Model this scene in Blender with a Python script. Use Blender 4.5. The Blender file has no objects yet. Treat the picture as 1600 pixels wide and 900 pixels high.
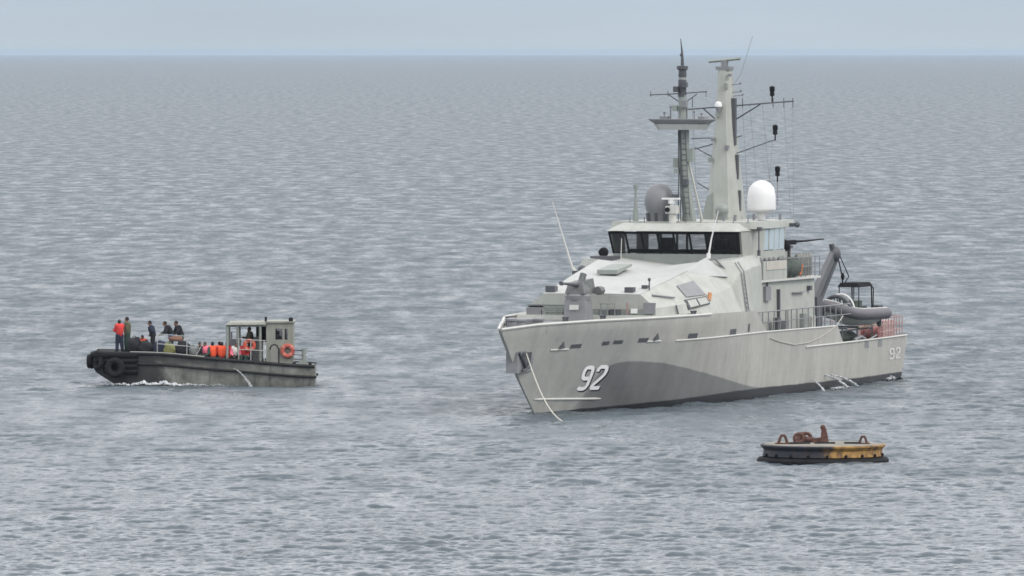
import bpy, bmesh, math, random
import numpy as np
from mathutils import Vector, Matrix

random.seed(7)
rng = np.random.default_rng(11)
C = bpy.context.scene.collection
SC = bpy.context.scene
R = math.radians

# ------------------------------------------------------------------ camera
EYE = 18.06
cam_d = bpy.data.cameras.new('camera')
cam = bpy.data.objects.new('camera', cam_d)
C.objects.link(cam)
cam_d.sensor_width = 36.0
cam_d.lens = 36.0 * 13500 / 1600
cam_d.clip_start = 1.0
cam_d.clip_end = 120000.0
cam.location = (0, 0, EYE)
PITCH = math.atan((450 - 81) / 13500)
cam.rotation_euler = (math.pi / 2 - PITCH, 0, 0)
SC.camera = cam

# ------------------------------------------------------------------ sky, sun, exposure
SUN_EL, SUN_AZ = R(42), R(122)          # azimuth clockwise from +Y: behind the camera and to its right
w = bpy.data.worlds.new('World')
SC.world = w
w.use_nodes = True
nt = w.node_tree
nt.nodes.clear()
out = nt.nodes.new('ShaderNodeOutputWorld')
bg = nt.nodes.new('ShaderNodeBackground')
bg.inputs['Strength'].default_value = 0.10
sky = nt.nodes.new('ShaderNodeTexSky')
sky.sky_type = 'NISHITA'
sky.sun_disc = False
sky.sun_elevation = SUN_EL
sky.sun_rotation = SUN_AZ
sky.dust_density = 3.0
tc = nt.nodes.new('ShaderNodeTexCoord')
sx = nt.nodes.new('ShaderNodeSeparateXYZ')
nt.links.new(tc.outputs['Generated'], sx.inputs[0])
ramp = nt.nodes.new('ShaderNodeValToRGB')
nt.links.new(sx.outputs['Z'], ramp.inputs['Fac'])
cr = ramp.color_ramp
cr.elements[0].position = 0.0
cr.elements[0].color = (0.575, 0.662, 0.745, 1)
cr.elements[1].position = 0.0075
cr.elements[1].color = (0.545, 0.642, 0.745, 1)
for pos, col in ((0.03, (0.67, 0.75, 0.83, 1)), (0.09, (1.085, 1.128, 1.195, 1)), (0.2, (1.48, 1.515, 1.56, 1)), (0.4, (1.72, 1.71, 1.76, 1)), (1.0, (1.66, 1.65, 1.69, 1))):
    e = cr.elements.new(pos)
    e.color = col
# soft cloud cover, only varying high above the horizon
cn = nt.nodes.new('ShaderNodeTexNoise')
cn.inputs['Scale'].default_value = 2.2
cn.inputs['Detail'].default_value = 5
nt.links.new(tc.outputs['Generated'], cn.inputs['Vector'])
cm = nt.nodes.new('ShaderNodeMapRange')
cm.inputs['From Min'].default_value = 0.3
cm.inputs['From Max'].default_value = 0.7
cm.inputs['To Min'].default_value = 0.90
cm.inputs['To Max'].default_value = 1.10
nt.links.new(cn.outputs['Fac'], cm.inputs['Value'])
sm = nt.nodes.new('ShaderNodeMapping')
sm.inputs['Scale'].default_value = (14.0, 14.0, 130.0)
nt.links.new(tc.outputs['Generated'], sm.inputs['Vector'])
sn_ = nt.nodes.new('ShaderNodeTexNoise')
sn_.inputs['Scale'].default_value = 1.0
sn_.inputs['Detail'].default_value = 4
nt.links.new(sm.outputs[0], sn_.inputs['Vector'])
sr_ = nt.nodes.new('ShaderNodeMapRange')
sr_.inputs['From Min'].default_value = 0.3
sr_.inputs['From Max'].default_value = 0.7
sr_.inputs['To Min'].default_value = 0.965
sr_.inputs['To Max'].default_value = 1.035
nt.links.new(sn_.outputs['Fac'], sr_.inputs['Value'])
cm2 = nt.nodes.new('ShaderNodeMath'); cm2.operation = 'MULTIPLY'
nt.links.new(cm.outputs[0], cm2.inputs[0]); nt.links.new(sr_.outputs[0], cm2.inputs[1])
mul = nt.nodes.new('ShaderNodeVectorMath')
mul.operation = 'SCALE'
nt.links.new(ramp.outputs['Color'], mul.inputs[0])
nt.links.new(cm2.outputs[0], mul.inputs['Scale'])
sc10 = nt.nodes.new('ShaderNodeVectorMath')
sc10.operation = 'SCALE'
sc10.inputs['Scale'].default_value = 10.0
nt.links.new(mul.outputs[0], sc10.inputs[0])
mx = nt.nodes.new('ShaderNodeMix')
mx.data_type = 'RGBA'
mx.inputs['Factor'].default_value = 0.93      # cloud cover over the clear sky
nt.links.new(sky.outputs['Color'], mx.inputs['A'])
nt.links.new(sc10.outputs[0], mx.inputs['B'])
nt.links.new(mx.outputs['Result'], bg.inputs['Color'])
nt.links.new(bg.outputs[0], out.inputs['Surface'])

sun_d = bpy.data.lights.new('sun', 'SUN')
sun_d.energy = 1.5
sun_d.angle = R(20)
sun_d.color = (1.0, 0.96, 0.90)
sun = bpy.data.objects.new('sun', sun_d)
C.objects.link(sun)
sd = Vector((math.sin(SUN_AZ) * math.cos(SUN_EL), math.cos(SUN_AZ) * math.cos(SUN_EL), math.sin(SUN_EL)))
sun.rotation_euler = sd.to_track_quat('Z', 'Y').to_euler()

SC.view_settings.view_transform = 'Standard'
SC.view_settings.look = 'None'
SC.view_settings.exposure = 0.0
SC.view_settings.gamma = 1.0
SC.view_settings.use_curve_mapping = False
SC.cycles.max_bounces = 6
SC.cycles.volume_bounces = 1
SC.cycles.use_denoising = True
SC.cycles.filter_width = 1.6

# ------------------------------------------------------------------ materials
MATS = {}
def mat(name, col, rough=0.55, metal=0.0, var=0.12, scale=1.5, streak=0.0, streak_col=(0.10, 0.08, 0.06), spec=0.4, edge=0.0):
    """paint with a patchy tone and, if asked, rain streaks running down"""
    if name in MATS: return MATS[name]
    m = bpy.data.materials.new(name)
    m.use_nodes = True
    t = m.node_tree
    b = t.nodes['Principled BSDF']
    b.inputs['Roughness'].default_value = rough
    b.inputs['Metallic'].default_value = metal
    b.inputs['Specular IOR Level'].default_value = spec
    co = t.nodes.new('ShaderNodeTexCoord')
    n = t.nodes.new('ShaderNodeTexNoise')
    n.inputs['Scale'].default_value = scale
    n.inputs['Detail'].default_value = 6
    n.inputs['Roughness'].default_value = 0.6
    t.links.new(co.outputs['Object'], n.inputs['Vector'])
    r = t.nodes.new('ShaderNodeMapRange')
    r.inputs['From Min'].default_value = 0.25
    r.inputs['From Max'].default_value = 0.75
    r.inputs['To Min'].default_value = 1 - var
    r.inputs['To Max'].default_value = 1 + var
    t.links.new(n.outputs['Fac'], r.inputs['Value'])
    v = t.nodes.new('ShaderNodeVectorMath')
    v.operation = 'SCALE'
    v.inputs[0].default_value = col
    t.links.new(r.outputs[0], v.inputs['Scale'])
    last = v.outputs[0]
    if streak > 0:
        mp = t.nodes.new('ShaderNodeMapping')
        mp.inputs['Scale'].default_value = (1.6, 1.6, 0.12)
        t.links.new(co.outputs['Object'], mp.inputs['Vector'])
        n2 = t.nodes.new('ShaderNodeTexNoise')
        n2.inputs['Scale'].default_value = 1.6
        n2.inputs['Detail'].default_value = 5
        t.links.new(mp.outputs[0], n2.inputs['Vector'])
        r2 = t.nodes.new('ShaderNodeMapRange')
        r2.inputs['From Min'].default_value = 0.52
        r2.inputs['From Max'].default_value = 0.78
        r2.inputs['To Max'].default_value = streak
        t.links.new(n2.outputs['Fac'], r2.inputs['Value'])
        x = t.nodes.new('ShaderNodeMix')
        x.data_type = 'RGBA'
        x.inputs['B'].default_value = (*streak_col, 1)
        t.links.new(r2.outputs[0], x.inputs['Factor'])
        t.links.new(last, x.inputs['A'])
        last = x.outputs['Result']
    t.links.new(last, b.inputs['Base Color'])
    MATS[name] = m
    return m

PALE = mat('pale_ship_paint', (0.362, 0.376, 0.344), 0.5, streak=0.45, streak_col=(0.22, 0.215, 0.18), var=0.13, scale=1.1)
ROOFP = mat('pale_deck_paint', (0.39, 0.40, 0.39), 0.6, var=0.12, scale=0.7, streak=0.3, streak_col=(0.25, 0.25, 0.24))
GREENP = mat('grey_green_paint', (0.24, 0.265, 0.245), 0.55, streak=0.25, streak_col=(0.16, 0.16, 0.15), var=0.1)
MIDG = mat('mid_grey_paint', (0.20, 0.205, 0.215), 0.5, var=0.12)
DARKG = mat('dark_grey_paint', (0.075, 0.08, 0.088), 0.5, var=0.18)
BLACK = mat('black_rubber', (0.016, 0.016, 0.018), 0.8, var=0.3, spec=0.12)
WHITE = mat('white_paint', (0.70, 0.70, 0.69), 0.45, var=0.04)
RAILW = mat('pale_rail_paint', (0.50, 0.50, 0.47), 0.5, var=0.08)
DECKM = mat('deck_grey', (0.16, 0.17, 0.17), 0.8, var=0.2)
ORANGE = mat('orange_paint', (0.62, 0.14, 0.03), 0.55)
RUST = mat('rusty_iron', (0.09, 0.042, 0.033), 0.85, var=0.45, scale=6)
ROPE = mat('pale_rope', (0.47, 0.46, 0.41), 0.9, var=0.2, scale=8)
NETG = mat('dark_green_net', (0.07, 0.085, 0.075), 0.9, var=0.4, scale=5)
PINK = mat('faded_red_paint', (0.34, 0.23, 0.22), 0.7, var=0.25, scale=4)
REDM = mat('red_paint', (0.26, 0.10, 0.095), 0.5)
GOLD = mat('buoy_yellow', (0.46, 0.25, 0.045), 0.6, var=0.3, scale=3, streak=0.6, streak_col=(0.12, 0.06, 0.03))
BGLASS = mat('pane_sky_reflection', (0.40, 0.48, 0.52), 0.25, var=0.05)  # pale blue is the sky's reflection, painted into the wing panes

def glass(name, tint, alpha):
    m = bpy.data.materials.new(name)
    m.use_nodes = True
    t = m.node_tree
    b = t.nodes['Principled BSDF']
    b.inputs['Base Color'].default_value = (*tint, 1)
    b.inputs['Roughness'].default_value = 0.06
    tr = t.nodes.new('ShaderNodeBsdfTransparent')
    x = t.nodes.new('ShaderNodeMixShader')
    x.inputs[0].default_value = alpha
    t.links.new(tr.outputs[0], x.inputs[1])
    t.links.new(b.outputs[0], x.inputs[2])
    t.links.new(x.outputs[0], t.nodes['Material Output'].inputs['Surface'])
    return m
TINT = glass('tinted_glass', (0.012, 0.014, 0.016), 0.5)
CLEARG = glass('clear_glass', (0.3, 0.33, 0.33), 0.25)

# ------------------------------------------------------------------ mesh helpers
class MB:
    def __init__(s): s.v = []; s.f = []; s.mi = []; s.cur = 0
    def add(s, vs, fs):
        k = len(s.v)
        s.v += [tuple(p) for p in vs]
        s.f += [tuple(i + k for i in f) for f in fs]
        s.mi += [s.cur] * len(fs)
    def hexa(s, p):
        """eight corners: bottom four in order, then top four"""
        s.add(p, [(3, 2, 1, 0), (4, 5, 6, 7), (0, 1, 5, 4), (1, 2, 6, 5), (2, 3, 7, 6), (3, 0, 4, 7)])
    def box(s, x0, x1, y0, y1, z0, z1):
        s.hexa([(x0, y0, z0), (x1, y0, z0), (x1, y1, z0), (x0, y1, z0), (x0, y0, z1), (x1, y0, z1), (x1, y1, z1), (x0, y1, z1)])
    def prism(s, poly, axis, t0, t1):
        """poly is a list of 2-D points in the two other axes, extruded along axis"""
        def mk(u, v, t):
            return {'x': (t, u, v), 'y': (u, t, v), 'z': (u, v, t)}[axis]
        n = len(poly)
        vs = [mk(u, v, t0) for u, v in poly] + [mk(u, v, t1) for u, v in poly]
        s.add(vs, [tuple(range(n))[::-1], tuple(range(n, 2 * n))] + [(i, (i + 1) % n, n + (i + 1) % n, n + i) for i in range(n)])
    def tube(s, pts, rad, n=8, cap=True, closed=False):
        pts = [Vector(p) for p in pts]
        m = len(pts)
        if not hasattr(rad, '__len__'): rad = [rad] * m
        rings = []
        ref = None
        for i, p in enumerate(pts):
            if closed: d = pts[(i + 1) % m] - pts[i - 1]
            else: d = pts[min(i + 1, m - 1)] - pts[max(i - 1, 0)]
            d.normalize()
            if ref is None:
                ref = Vector((0, 0, 1)) if abs(d.z) < 0.9 else Vector((1, 0, 0))
            a = d.cross(ref)
            if a.length < 1e-6: a = d.orthogonal()
            a.normalize()
            b = a.cross(d)
            ref = b
            rings.append([p + (a * math.cos(2 * math.pi * k / n) + b * math.sin(2 * math.pi * k / n)) * rad[i] for k in range(n)])
        vs = [v for r in rings for v in r]
        fs = []
        for i in range(m if closed else m - 1):
            j = (i + 1) % m
            for k in range(n):
                fs.append((i * n + k, i * n + (k + 1) % n, j * n + (k + 1) % n, j * n + k))
        if cap and not closed:
            fs += [tuple(range(n))[::-1], tuple(range((m - 1) * n, m * n))]
        s.add(vs, fs)
    def bar(s, p, q, w, h=None):
        """square-section bar"""
        s.tube([p, q], (w if h is None else max(w, h)) * 0.7071, 4)
    def lathe(s, prof, c=(0, 0, 0), n=24, M=None):
        """profile of (r, z) turned round z"""
        vs = []
        for r, z in prof:
            for k in range(n):
                t = 2 * math.pi * k / n
                vs.append(Vector((r * math.cos(t), r * math.sin(t), z)))
        if M is not None: vs = [M @ v for v in vs]
        c = Vector(c)
        vs = [v + c for v in vs]
        m = len(prof)
        fs = [(i * n + k, i * n + (k + 1) % n, (i + 1) * n + (k + 1) % n, (i + 1) * n + k) for i in range(m - 1) for k in range(n)]
        fs += [tuple(range(n))[::-1], tuple(range((m - 1) * n, m * n))]
        s.add(vs, fs)
    def ball(s, c, r, n=12, m=8, sc=(1, 1, 1), M=None):
        prof = [(max(1e-4, math.sin(math.pi * i / m)) * r, -math.cos(math.pi * i / m) * r) for i in range(m + 1)]
        S = Matrix.Diagonal((*sc, 1)).to_3x3()
        s.lathe(prof, c, n, (M @ S) if M is not None else S)
    def torus(s, c, r, t, M=None, n=24, k=10):
        pts = [Vector((r * math.cos(2 * math.pi * i / n), r * math.sin(2 * math.pi * i / n), 0)) for i in range(n)]
        if M is not None: pts = [M @ p for p in pts]
        s.tube([p + Vector(c) for p in pts], t, k, closed=True)
    def grid(s, rows):
        n = len(rows[0])
        s.add([p for r in rows for p in r], [(i * n + k, i * n + k + 1, (i + 1) * n + k + 1, (i + 1) * n + k) for i in range(len(rows) - 1) for k in range(n - 1)])
    def mesh(s, name, mats, smooth=35, fix=True):
        me = bpy.data.meshes.new(name)
        me.from_pydata(s.v, [], s.f)
        for mm in (mats if isinstance(mats, (list, tuple)) else [mats]): me.materials.append(mm)
        if any(s.mi): me.polygons.foreach_set('material_index', s.mi)
        if fix:
            bm = bmesh.new(); bm.from_mesh(me)
            bmesh.ops.recalc_face_normals(bm, faces=bm.faces)
            bm.to_mesh(me); bm.free()
        if smooth:
            me.polygons.foreach_set('use_smooth', [True] * len(me.polygons))
            me.set_sharp_from_angle(angle=R(smooth))
        me.update()
        return me
    def build(s, name, mats, parent=None, smooth=35, fix=True):
        o = bpy.data.objects.new(name, s.mesh(name, mats, smooth, fix))
        C.objects.link(o)
        if parent is not None: o.parent = parent
        return o

def tag(o, label, cat, group=None, kind=None):
    o['label'] = label
    o['category'] = cat
    if group: o['group'] = group
    if kind: o['kind'] = kind
    return o
def empty(name, loc=(0, 0, 0), rz=0.0):
    o = bpy.data.objects.new(name, None)
    o.empty_display_size = 0.3
    C.objects.link(o)
    o.location = loc
    o.rotation_euler = (0, 0, rz)
    return o

# ------------------------------------------------------------------ the sea
def build_sea():
    half = np.tan(R(4.4))
    t_in = np.linspace(-half, half, 861)
    t_out = np.geomspace(half * 1.02, 3.0, 40)
    tx = np.concatenate([-t_out[::-1], t_in, t_out])
    ys = [-400.0, -150.0, -40.0, 0.0, 40, 100, 160, 215, 250]
    y = 272.0
    while y < 45000:
        ys.append(y)
        y += (0.12 if y < 700 else 0.3) * (y / 400.0) ** 2 if y < 9000 else y * 0.05
    ys.append(45000.0)
    ys = np.array(ys)
    ny, nx = len(ys), len(tx)
    Y = np.repeat(ys[:, None], nx, 1)
    base = np.maximum(np.abs(ys), 260.0)[:, None]
    X = tx[None, :] * base
    dy = np.gradient(ys)[:, None]
    dxc = np.gradient(tx)[None, :] * base
    Z = np.zeros_like(X)
    gx = np.zeros_like(X); gy = np.zeros_like(X); lost = np.zeros_like(X)
    N = 84
    lam = np.geomspace(0.34, 14.0, N) * rng.uniform(0.93, 1.07, N)
    ang = rng.normal(0, 0.46, N) + 0.10            # heading of each wave train, about the view axis
    ph = rng.uniform(0, 2 * math.pi, N)
    sl = 0.46 * math.sqrt(2.0 / N) * np.clip((lam / 0.9) ** -0.85, 0, 1)
    # gusts: patches where the chop is stronger
    gust = 0.82 + 0.25 * np.sin(X * 0.021 + 1.1 * np.sin(Y * 0.011) + 0.4) * np.sin(Y * 0.017 + 0.9 * np.sin(X * 0.013)) \
           + 0.2 * np.sin(X * 0.07 + Y * 0.035) * np.sin(Y * 0.05 - X * 0.03 + 1.7)
    for i in range(N):
        k = 2 * math.pi / lam[i]
        kx, ky = k * math.sin(ang[i]), k * math.cos(ang[i])
        q = np.maximum(np.abs(kx) * dxc, np.abs(ky) * dy)      # phase step per cell
        wgt = np.clip((2.4 - q) / 1.2, 0, 1)
        lost += (1 - wgt * wgt) * sl[i] ** 2 / 2
        if wgt.max() <= 0: continue
        p = kx * X + ky * Y + ph[i]
        # slowly drifting phase breaks up the long straight crests
        p = p + 1.6 * np.sin(X * kx * 0.16 - Y * ky * 0.05 + ph[i] * 3) + 1.3 * np.sin(Y * ky * 0.11 + X * kx * 0.07 + ph[i] * 5)
        a = sl[i] / k
        sn = np.sin(p)
        Z += wgt * a * gust * (sn + 0.22 * np.cos(2 * p))
        gx -= wgt * a * 0.7 * np.sin(ang[i]) * np.cos(p)
        gy -= wgt * a * 0.7 * np.cos(ang[i]) * np.cos(p)
    edge = (np.abs(tx) < half * 1.01)[None, :]
    X = X + gx * edge
    Y = Y + gy
    co = np.stack([X, Y, Z], -1).reshape(-1, 3).astype(np.float32)
    idx = np.arange(ny * nx).reshape(ny, nx)
    q = np.stack([idx[:-1, :-1], idx[:-1, 1:], idx[1:, 1:], idx[1:, :-1]], -1).reshape(-1, 4).astype(np.int32)
    me = bpy.data.meshes.new('sea')
    me.vertices.add(len(co)); me.vertices.foreach_set('co', co.ravel())
    me.loops.add(q.size); me.loops.foreach_set('vertex_index', q.ravel())
    me.polygons.add(len(q))
    me.polygons.foreach_set('loop_start', np.arange(0, q.size, 4, dtype=np.int32))
    me.polygons.foreach_set('use_smooth', np.ones(len(q), dtype=bool))
    me.update(calc_edges=True)
    # slopes too fine for this mesh become roughness of the surface
    rg = (0.12 ** 4 + 0.75 * lost) ** 0.25
    at_ = me.attributes.new('fine_chop', 'FLOAT', 'POINT')
    at_.data.foreach_set('value', rg.reshape(-1).astype(np.float32))
    o = bpy.data.objects.new('sea', me)
    C.objects.link(o)
    o['kind'] = 'structure'
    m = bpy.data.materials.new('sea_water')
    m.use_nodes = True
    t = m.node_tree
    b = t.nodes['Principled BSDF']
    b.inputs['Base Color'].default_value = (0.078, 0.099, 0.115, 1)
    b.inputs['IOR'].default_value = 1.333
    L = t.links.new
    fa = t.nodes.new('ShaderNodeAttribute'); fa.attribute_name = 'fine_chop'
    co_ = t.nodes.new('ShaderNodeTexCoord')
    # cat's paws: wind patches where the chop is steeper or finer
    gm = t.nodes.new('ShaderNodeMapping'); gm.inputs['Scale'].default_value = (0.36, 0.085, 1.0)
    L(co_.outputs['Object'], gm.inputs['Vector'])
    gn = t.nodes.new('ShaderNodeTexNoise'); gn.inputs['Scale'].default_value = 1.0; gn.inputs['Detail'].default_value = 7; gn.inputs['Roughness'].default_value = 0.72
    L(gm.outputs[0], gn.inputs['Vector'])
    gr = t.nodes.new('ShaderNodeMapRange'); gr.inputs['From Min'].default_value = 0.36; gr.inputs['From Max'].default_value = 0.64
    gr.inputs['To Min'].default_value = 0.52; gr.inputs['To Max'].default_value = 1.5
    L(gn.outputs['Fac'], gr.inputs['Value'])
    gx_ = t.nodes.new('ShaderNodeMath'); gx_.operation = 'MULTIPLY'
    L(fa.outputs['Fac'], gx_.inputs[0]); L(gr.outputs[0], gx_.inputs[1])
    L(gx_.outputs[0], b.inputs['Roughness'])
    def slope(scale, stretch, amp, detail=3):
        mp = t.nodes.new('ShaderNodeMapping')
        mp.inputs['Scale'].default_value = (scale * stretch, scale, scale)
        L(co_.outputs['Object'], mp.inputs['Vector'])
        n = t.nodes.new('ShaderNodeTexNoise')
        n.inputs['Scale'].default_value = 1.0
        n.inputs['Detail'].default_value = detail
        n.inputs['Roughness'].default_value = 0.6
        L(mp.outputs[0], n.inputs['Vector'])
        s = t.nodes.new('ShaderNodeVectorMath'); s.operation = 'SUBTRACT'
        s.inputs[1].default_value = (0.5, 0.5, 0.5)
        L(n.outputs['Color'], s.inputs[0])
        u = t.nodes.new('ShaderNodeVectorMath'); u.operation = 'MULTIPLY'
        u.inputs[1].default_value = (amp, amp, 0)
        L(s.outputs[0], u.inputs[0])
        return u.outputs[0]
    g = t.nodes.new('ShaderNodeNewGeometry')
    acc = g.outputs['Normal']
    for sl_ in (slope(1.5, 0.8, 1.15, 4), slope(0.36, 1.2, 0.6, 4), slope(0.06, 2.2, 0.6, 7)):
        ad = t.nodes.new('ShaderNodeVectorMath'); ad.operation = 'ADD'
        L(acc, ad.inputs[0]); L(sl_, ad.inputs[1])
        acc = ad.outputs[0]
    nm = t.nodes.new('ShaderNodeVectorMath'); nm.operation = 'NORMALIZE'
    L(acc, nm.inputs[0])
    L(nm.outputs[0], b.inputs['Normal'])
    me.materials.append(m)
    return o
build_sea()

# ------------------------------------------------------------------ curves
def pchip(xs, ys):
    xs = np.array(xs, float); ys = np.array(ys, float)
    h = np.diff(xs); d = np.diff(ys) / h
    m = np.zeros_like(ys)
    m[0] = d[0]; m[-1] = d[-1]
    for i in range(1, len(xs) - 1):
        if d[i - 1] * d[i] > 0:
            w1 = 2 * h[i] + h[i - 1]; w2 = h[i] + 2 * h[i - 1]
            m[i] = (w1 + w2) / (w1 / d[i - 1] + w2 / d[i])
    def f(x):
        x = min(max(x, xs[0]), xs[-1])
        i = min(int(np.searchsorted(xs, x, 'right')) - 1, len(xs) - 2)
        t = (x - xs[i]) / h[i]
        return float(ys[i] * (1 + 2 * t) * (1 - t) ** 2 + m[i] * h[i] * t * (1 - t) ** 2 + ys[i + 1] * t * t * (3 - 2 * t) + m[i + 1] * h[i] * t * t * (t - 1))
    return f

# ------------------------------------------------------------------ the patrol ship
LOA = 56.7
AST = pchip([-1.6, 0, 0.84, 2.0, 3.48, 4.42, 5.2], [6.6, 5.3, 4.15, 2.6, 1.0, 0.0, -0.3])        # stem line
BW = pchip([0, 3.7, 7, 9, 12.7, 18, 23, 36, 45, 51.4], [0.03, 0.85, 1.75, 2.5, 3.4, 4.1, 4.4, 4.4, 4.25, 4.0])
BD = pchip([0, 0.5, 1, 3, 5.9, 10.6, 14.5, 20, 45, 56.7], [0.08, 0.22, 0.36, 0.96, 1.84, 3.36, 4.26, 4.82, 4.75, 4.38])
def astem(z): return AST(z)
def hullp(a, z):
    """half-breadth of the hull at length a and height z"""
    s0 = astem(z)
    xi = max(0.0, a - s0) * (LOA / (LOA - s0))
    t = min(max(z / 4.42, 0.0), 1.0)
    k = 51.4 / LOA
    bw = BW(xi * k); bd = BD(xi)
    b = bw + (bd - bw) * t ** 0.85
    if z < 0: b = bw * (1 - 0.22 * (-z) ** 1.4)
    return b
ZTOP = lambda a: float(np.interp(a, [0, 3, 8, 19, 27.0, 28.4, 41.6, 42.6, 43.2, LOA], [4.42, 4.58, 4.66, 4.68, 4.62, 3.46, 3.38, 2.46, 2.42, 2.44]))
def S(a, p, z): return (a, -p, z)

OX, OY = -0.6103, 424.8156
ship = empty('patrol_ship', (OX, OY, 0), R(71))
tag(ship, 'large pale grey naval patrol ship numbered 92 lying at anchor', 'ship')

def hull_material():
    m = bpy.data.materials.new('hull_paint')
    m.use_nodes = True
    t = m.node_tree; L = t.links.new
    b = t.nodes['Principled BSDF']
    b.inputs['Roughness'].default_value = 0.45
    co = t.nodes.new('ShaderNodeTexCoord')
    sp = t.nodes.new('ShaderNodeSeparateXYZ')
    L(co.outputs['Object'], sp.inputs[0])
    def math_(op, a=None, b_=None, clamp=False):
        n = t.nodes.new('ShaderNodeMath'); n.operation = op; n.use_clamp = clamp
        for i, v in enumerate((a, b_)):
            if v is None: continue
            if isinstance(v, (int, float)): n.inputs[i].default_value = v
            else: L(v, n.inputs[i])
        return n.outputs[0]
    def curve(pts, x, amax, zmax):
        n = t.nodes.new('ShaderNodeFloatCurve')
        cv = n.mapping.curves[0]
        while len(cv.points) > 2: cv.points.remove(cv.points[1])
        cv.points[0].location = (pts[0][0] / amax, pts[0][1] / zmax)
        cv.points[1].location = (pts[-1][0] / amax, pts[-1][1] / zmax)
        for u, v in pts[1:-1]: cv.points.new(u / amax, v / zmax)
        n.mapping.update()
        L(math_('DIVIDE', x, amax), n.inputs['Value'])
        return math_('MULTIPLY', n.outputs[0], zmax)
    nz = t.nodes.new('ShaderNodeTexNoise')
    nz.inputs['Scale'].default_value = 0.5; nz.inputs['Detail'].default_value = 6
    L(co.outputs['Object'], nz.inputs['Vector'])
    wob = math_('MULTIPLY', math_('SUBTRACT', nz.outputs['Fac'], 0.5), 0.35)
    zz = math_('ADD', sp.outputs['Z'], math_('MULTIPLY', wob, 0.3))
    cam_top = curve([(0, 0), (8.0, 0.0), (9.5, 1.7), (10.1, 2.28), (11.2, 2.5), (13.1, 2.46), (15.7, 2.21), (18.8, 1.81), (22.6, 1.29), (26.6, 0.76), (31, 0.45), (36, 0.3), (60, 0.2)], sp.outputs['X'], 60, 6)
    camo = math_('MULTIPLY', math_('SUBTRACT', cam_top, zz), 14.0, True)
    soft = math_('MULTIPLY', math_('SUBTRACT', sp.outputs['X'], 8.3), 0.6, True)
    camo = math_('MULTIPLY', camo, soft)
    boot_top = curve([(0, 0.10), (9, 0.16), (16, 0.34), (25, 0.54), (31, 0.56), (38, 0.50), (45, 0.46), (60, 0.46)], sp.outputs['X'], 60, 6)
    boot = math_('MULTIPLY', math_('SUBTRACT', boot_top, zz), 16.0, True)
    # patchy tone and streaks
    mp = t.nodes.new('ShaderNodeMapping'); mp.inputs['Scale'].default_value = (0.9, 0.9, 0.1)
    L(co.outputs['Object'], mp.inputs['Vector'])
    n2 = t.nodes.new('ShaderNodeTexNoise'); n2.inputs['Scale'].default_value = 1.3; n2.inputs['Detail'].default_value = 6
    L(mp.outputs[0], n2.inputs['Vector'])
    n3 = t.nodes.new('ShaderNodeTexNoise'); n3.inputs['Scale'].default_value = 3.0; n3.inputs['Detail'].default_value = 8; n3.inputs['Roughness'].default_value = 0.7
    L(co.outputs['Object'], n3.inputs['Vector'])
    tone = math_('ADD', 0.44, math_('ADD', math_('MULTIPLY', nz.outputs['Fac'], 0.42), math_('ADD', math_('MULTIPLY', n2.outputs['Fac'], 0.40), math_('MULTIPLY', n3.outputs['Fac'], 0.30))))
    # plating seams, barely standing out of the paint
    def seam(src, step, wdt):
        fr = math_('FRACT', math_('DIVIDE', src, step))
        return math_('LESS_THAN', fr, wdt)
    seams = math_('MAXIMUM', seam(sp.outputs['X'], 2.4, 0.012), seam(sp.outputs['Z'], 1.15, 0.02))
    tone = math_('MULTIPLY', tone, math_('SUBTRACT', 1.0, math_('MULTIPLY', seams, 0.07)))
    # rust weeping below the openings and near the waterline
    mp2 = t.nodes.new('ShaderNodeMapping'); mp2.inputs['Scale'].default_value = (2.2, 2.2, 0.16); mp2.inputs['Location'].default_value = (7, 3, 1)
    L(co.outputs['Object'], mp2.inputs['Vector'])
    n4 = t.nodes.new('ShaderNodeTexNoise'); n4.inputs['Scale'].default_value = 1.5; n4.inputs['Detail'].default_value = 5
    L(mp2.outputs[0], n4.inputs['Vector'])
    rust = math_('MULTIPLY', math_('SUBTRACT', n4.outputs['Fac'], 0.60), 2.2, True)
    fwd = math_('MULTIPLY', math_('SUBTRACT', 27.0, sp.outputs['X']), 0.08, True)      # forward part darker below the strake: the flare's shade put into the colour
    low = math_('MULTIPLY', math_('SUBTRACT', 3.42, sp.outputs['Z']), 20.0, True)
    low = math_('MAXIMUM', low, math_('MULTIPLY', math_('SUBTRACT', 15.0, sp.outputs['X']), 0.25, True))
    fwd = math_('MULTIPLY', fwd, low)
    def mix(f, a, b_):
        n = t.nodes.new('ShaderNodeMix'); n.data_type = 'RGBA'
        for key, v in (('Factor', f), ('A', a), ('B', b_)):
            if isinstance(v, tuple): n.inputs[key].default_value = (*v, 1)
            else: L(v, n.inputs[key])
        return n.outputs['Result']
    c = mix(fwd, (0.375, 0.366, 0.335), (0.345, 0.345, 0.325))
    c = mix(camo, c, (0.172, 0.175, 0.172))
    sc_ = t.nodes.new('ShaderNodeVectorMath'); sc_.operation = 'SCALE'
    L(c, sc_.inputs[0]); L(tone, sc_.inputs['Scale'])
    c = mix(rust, sc_.outputs[0], (0.17, 0.135, 0.105))
    c = mix(boot, c, (0.022, 0.022, 0.025))
    L(c, b.inputs['Base Color'])
    return m
HULLM = hull_material()

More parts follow.
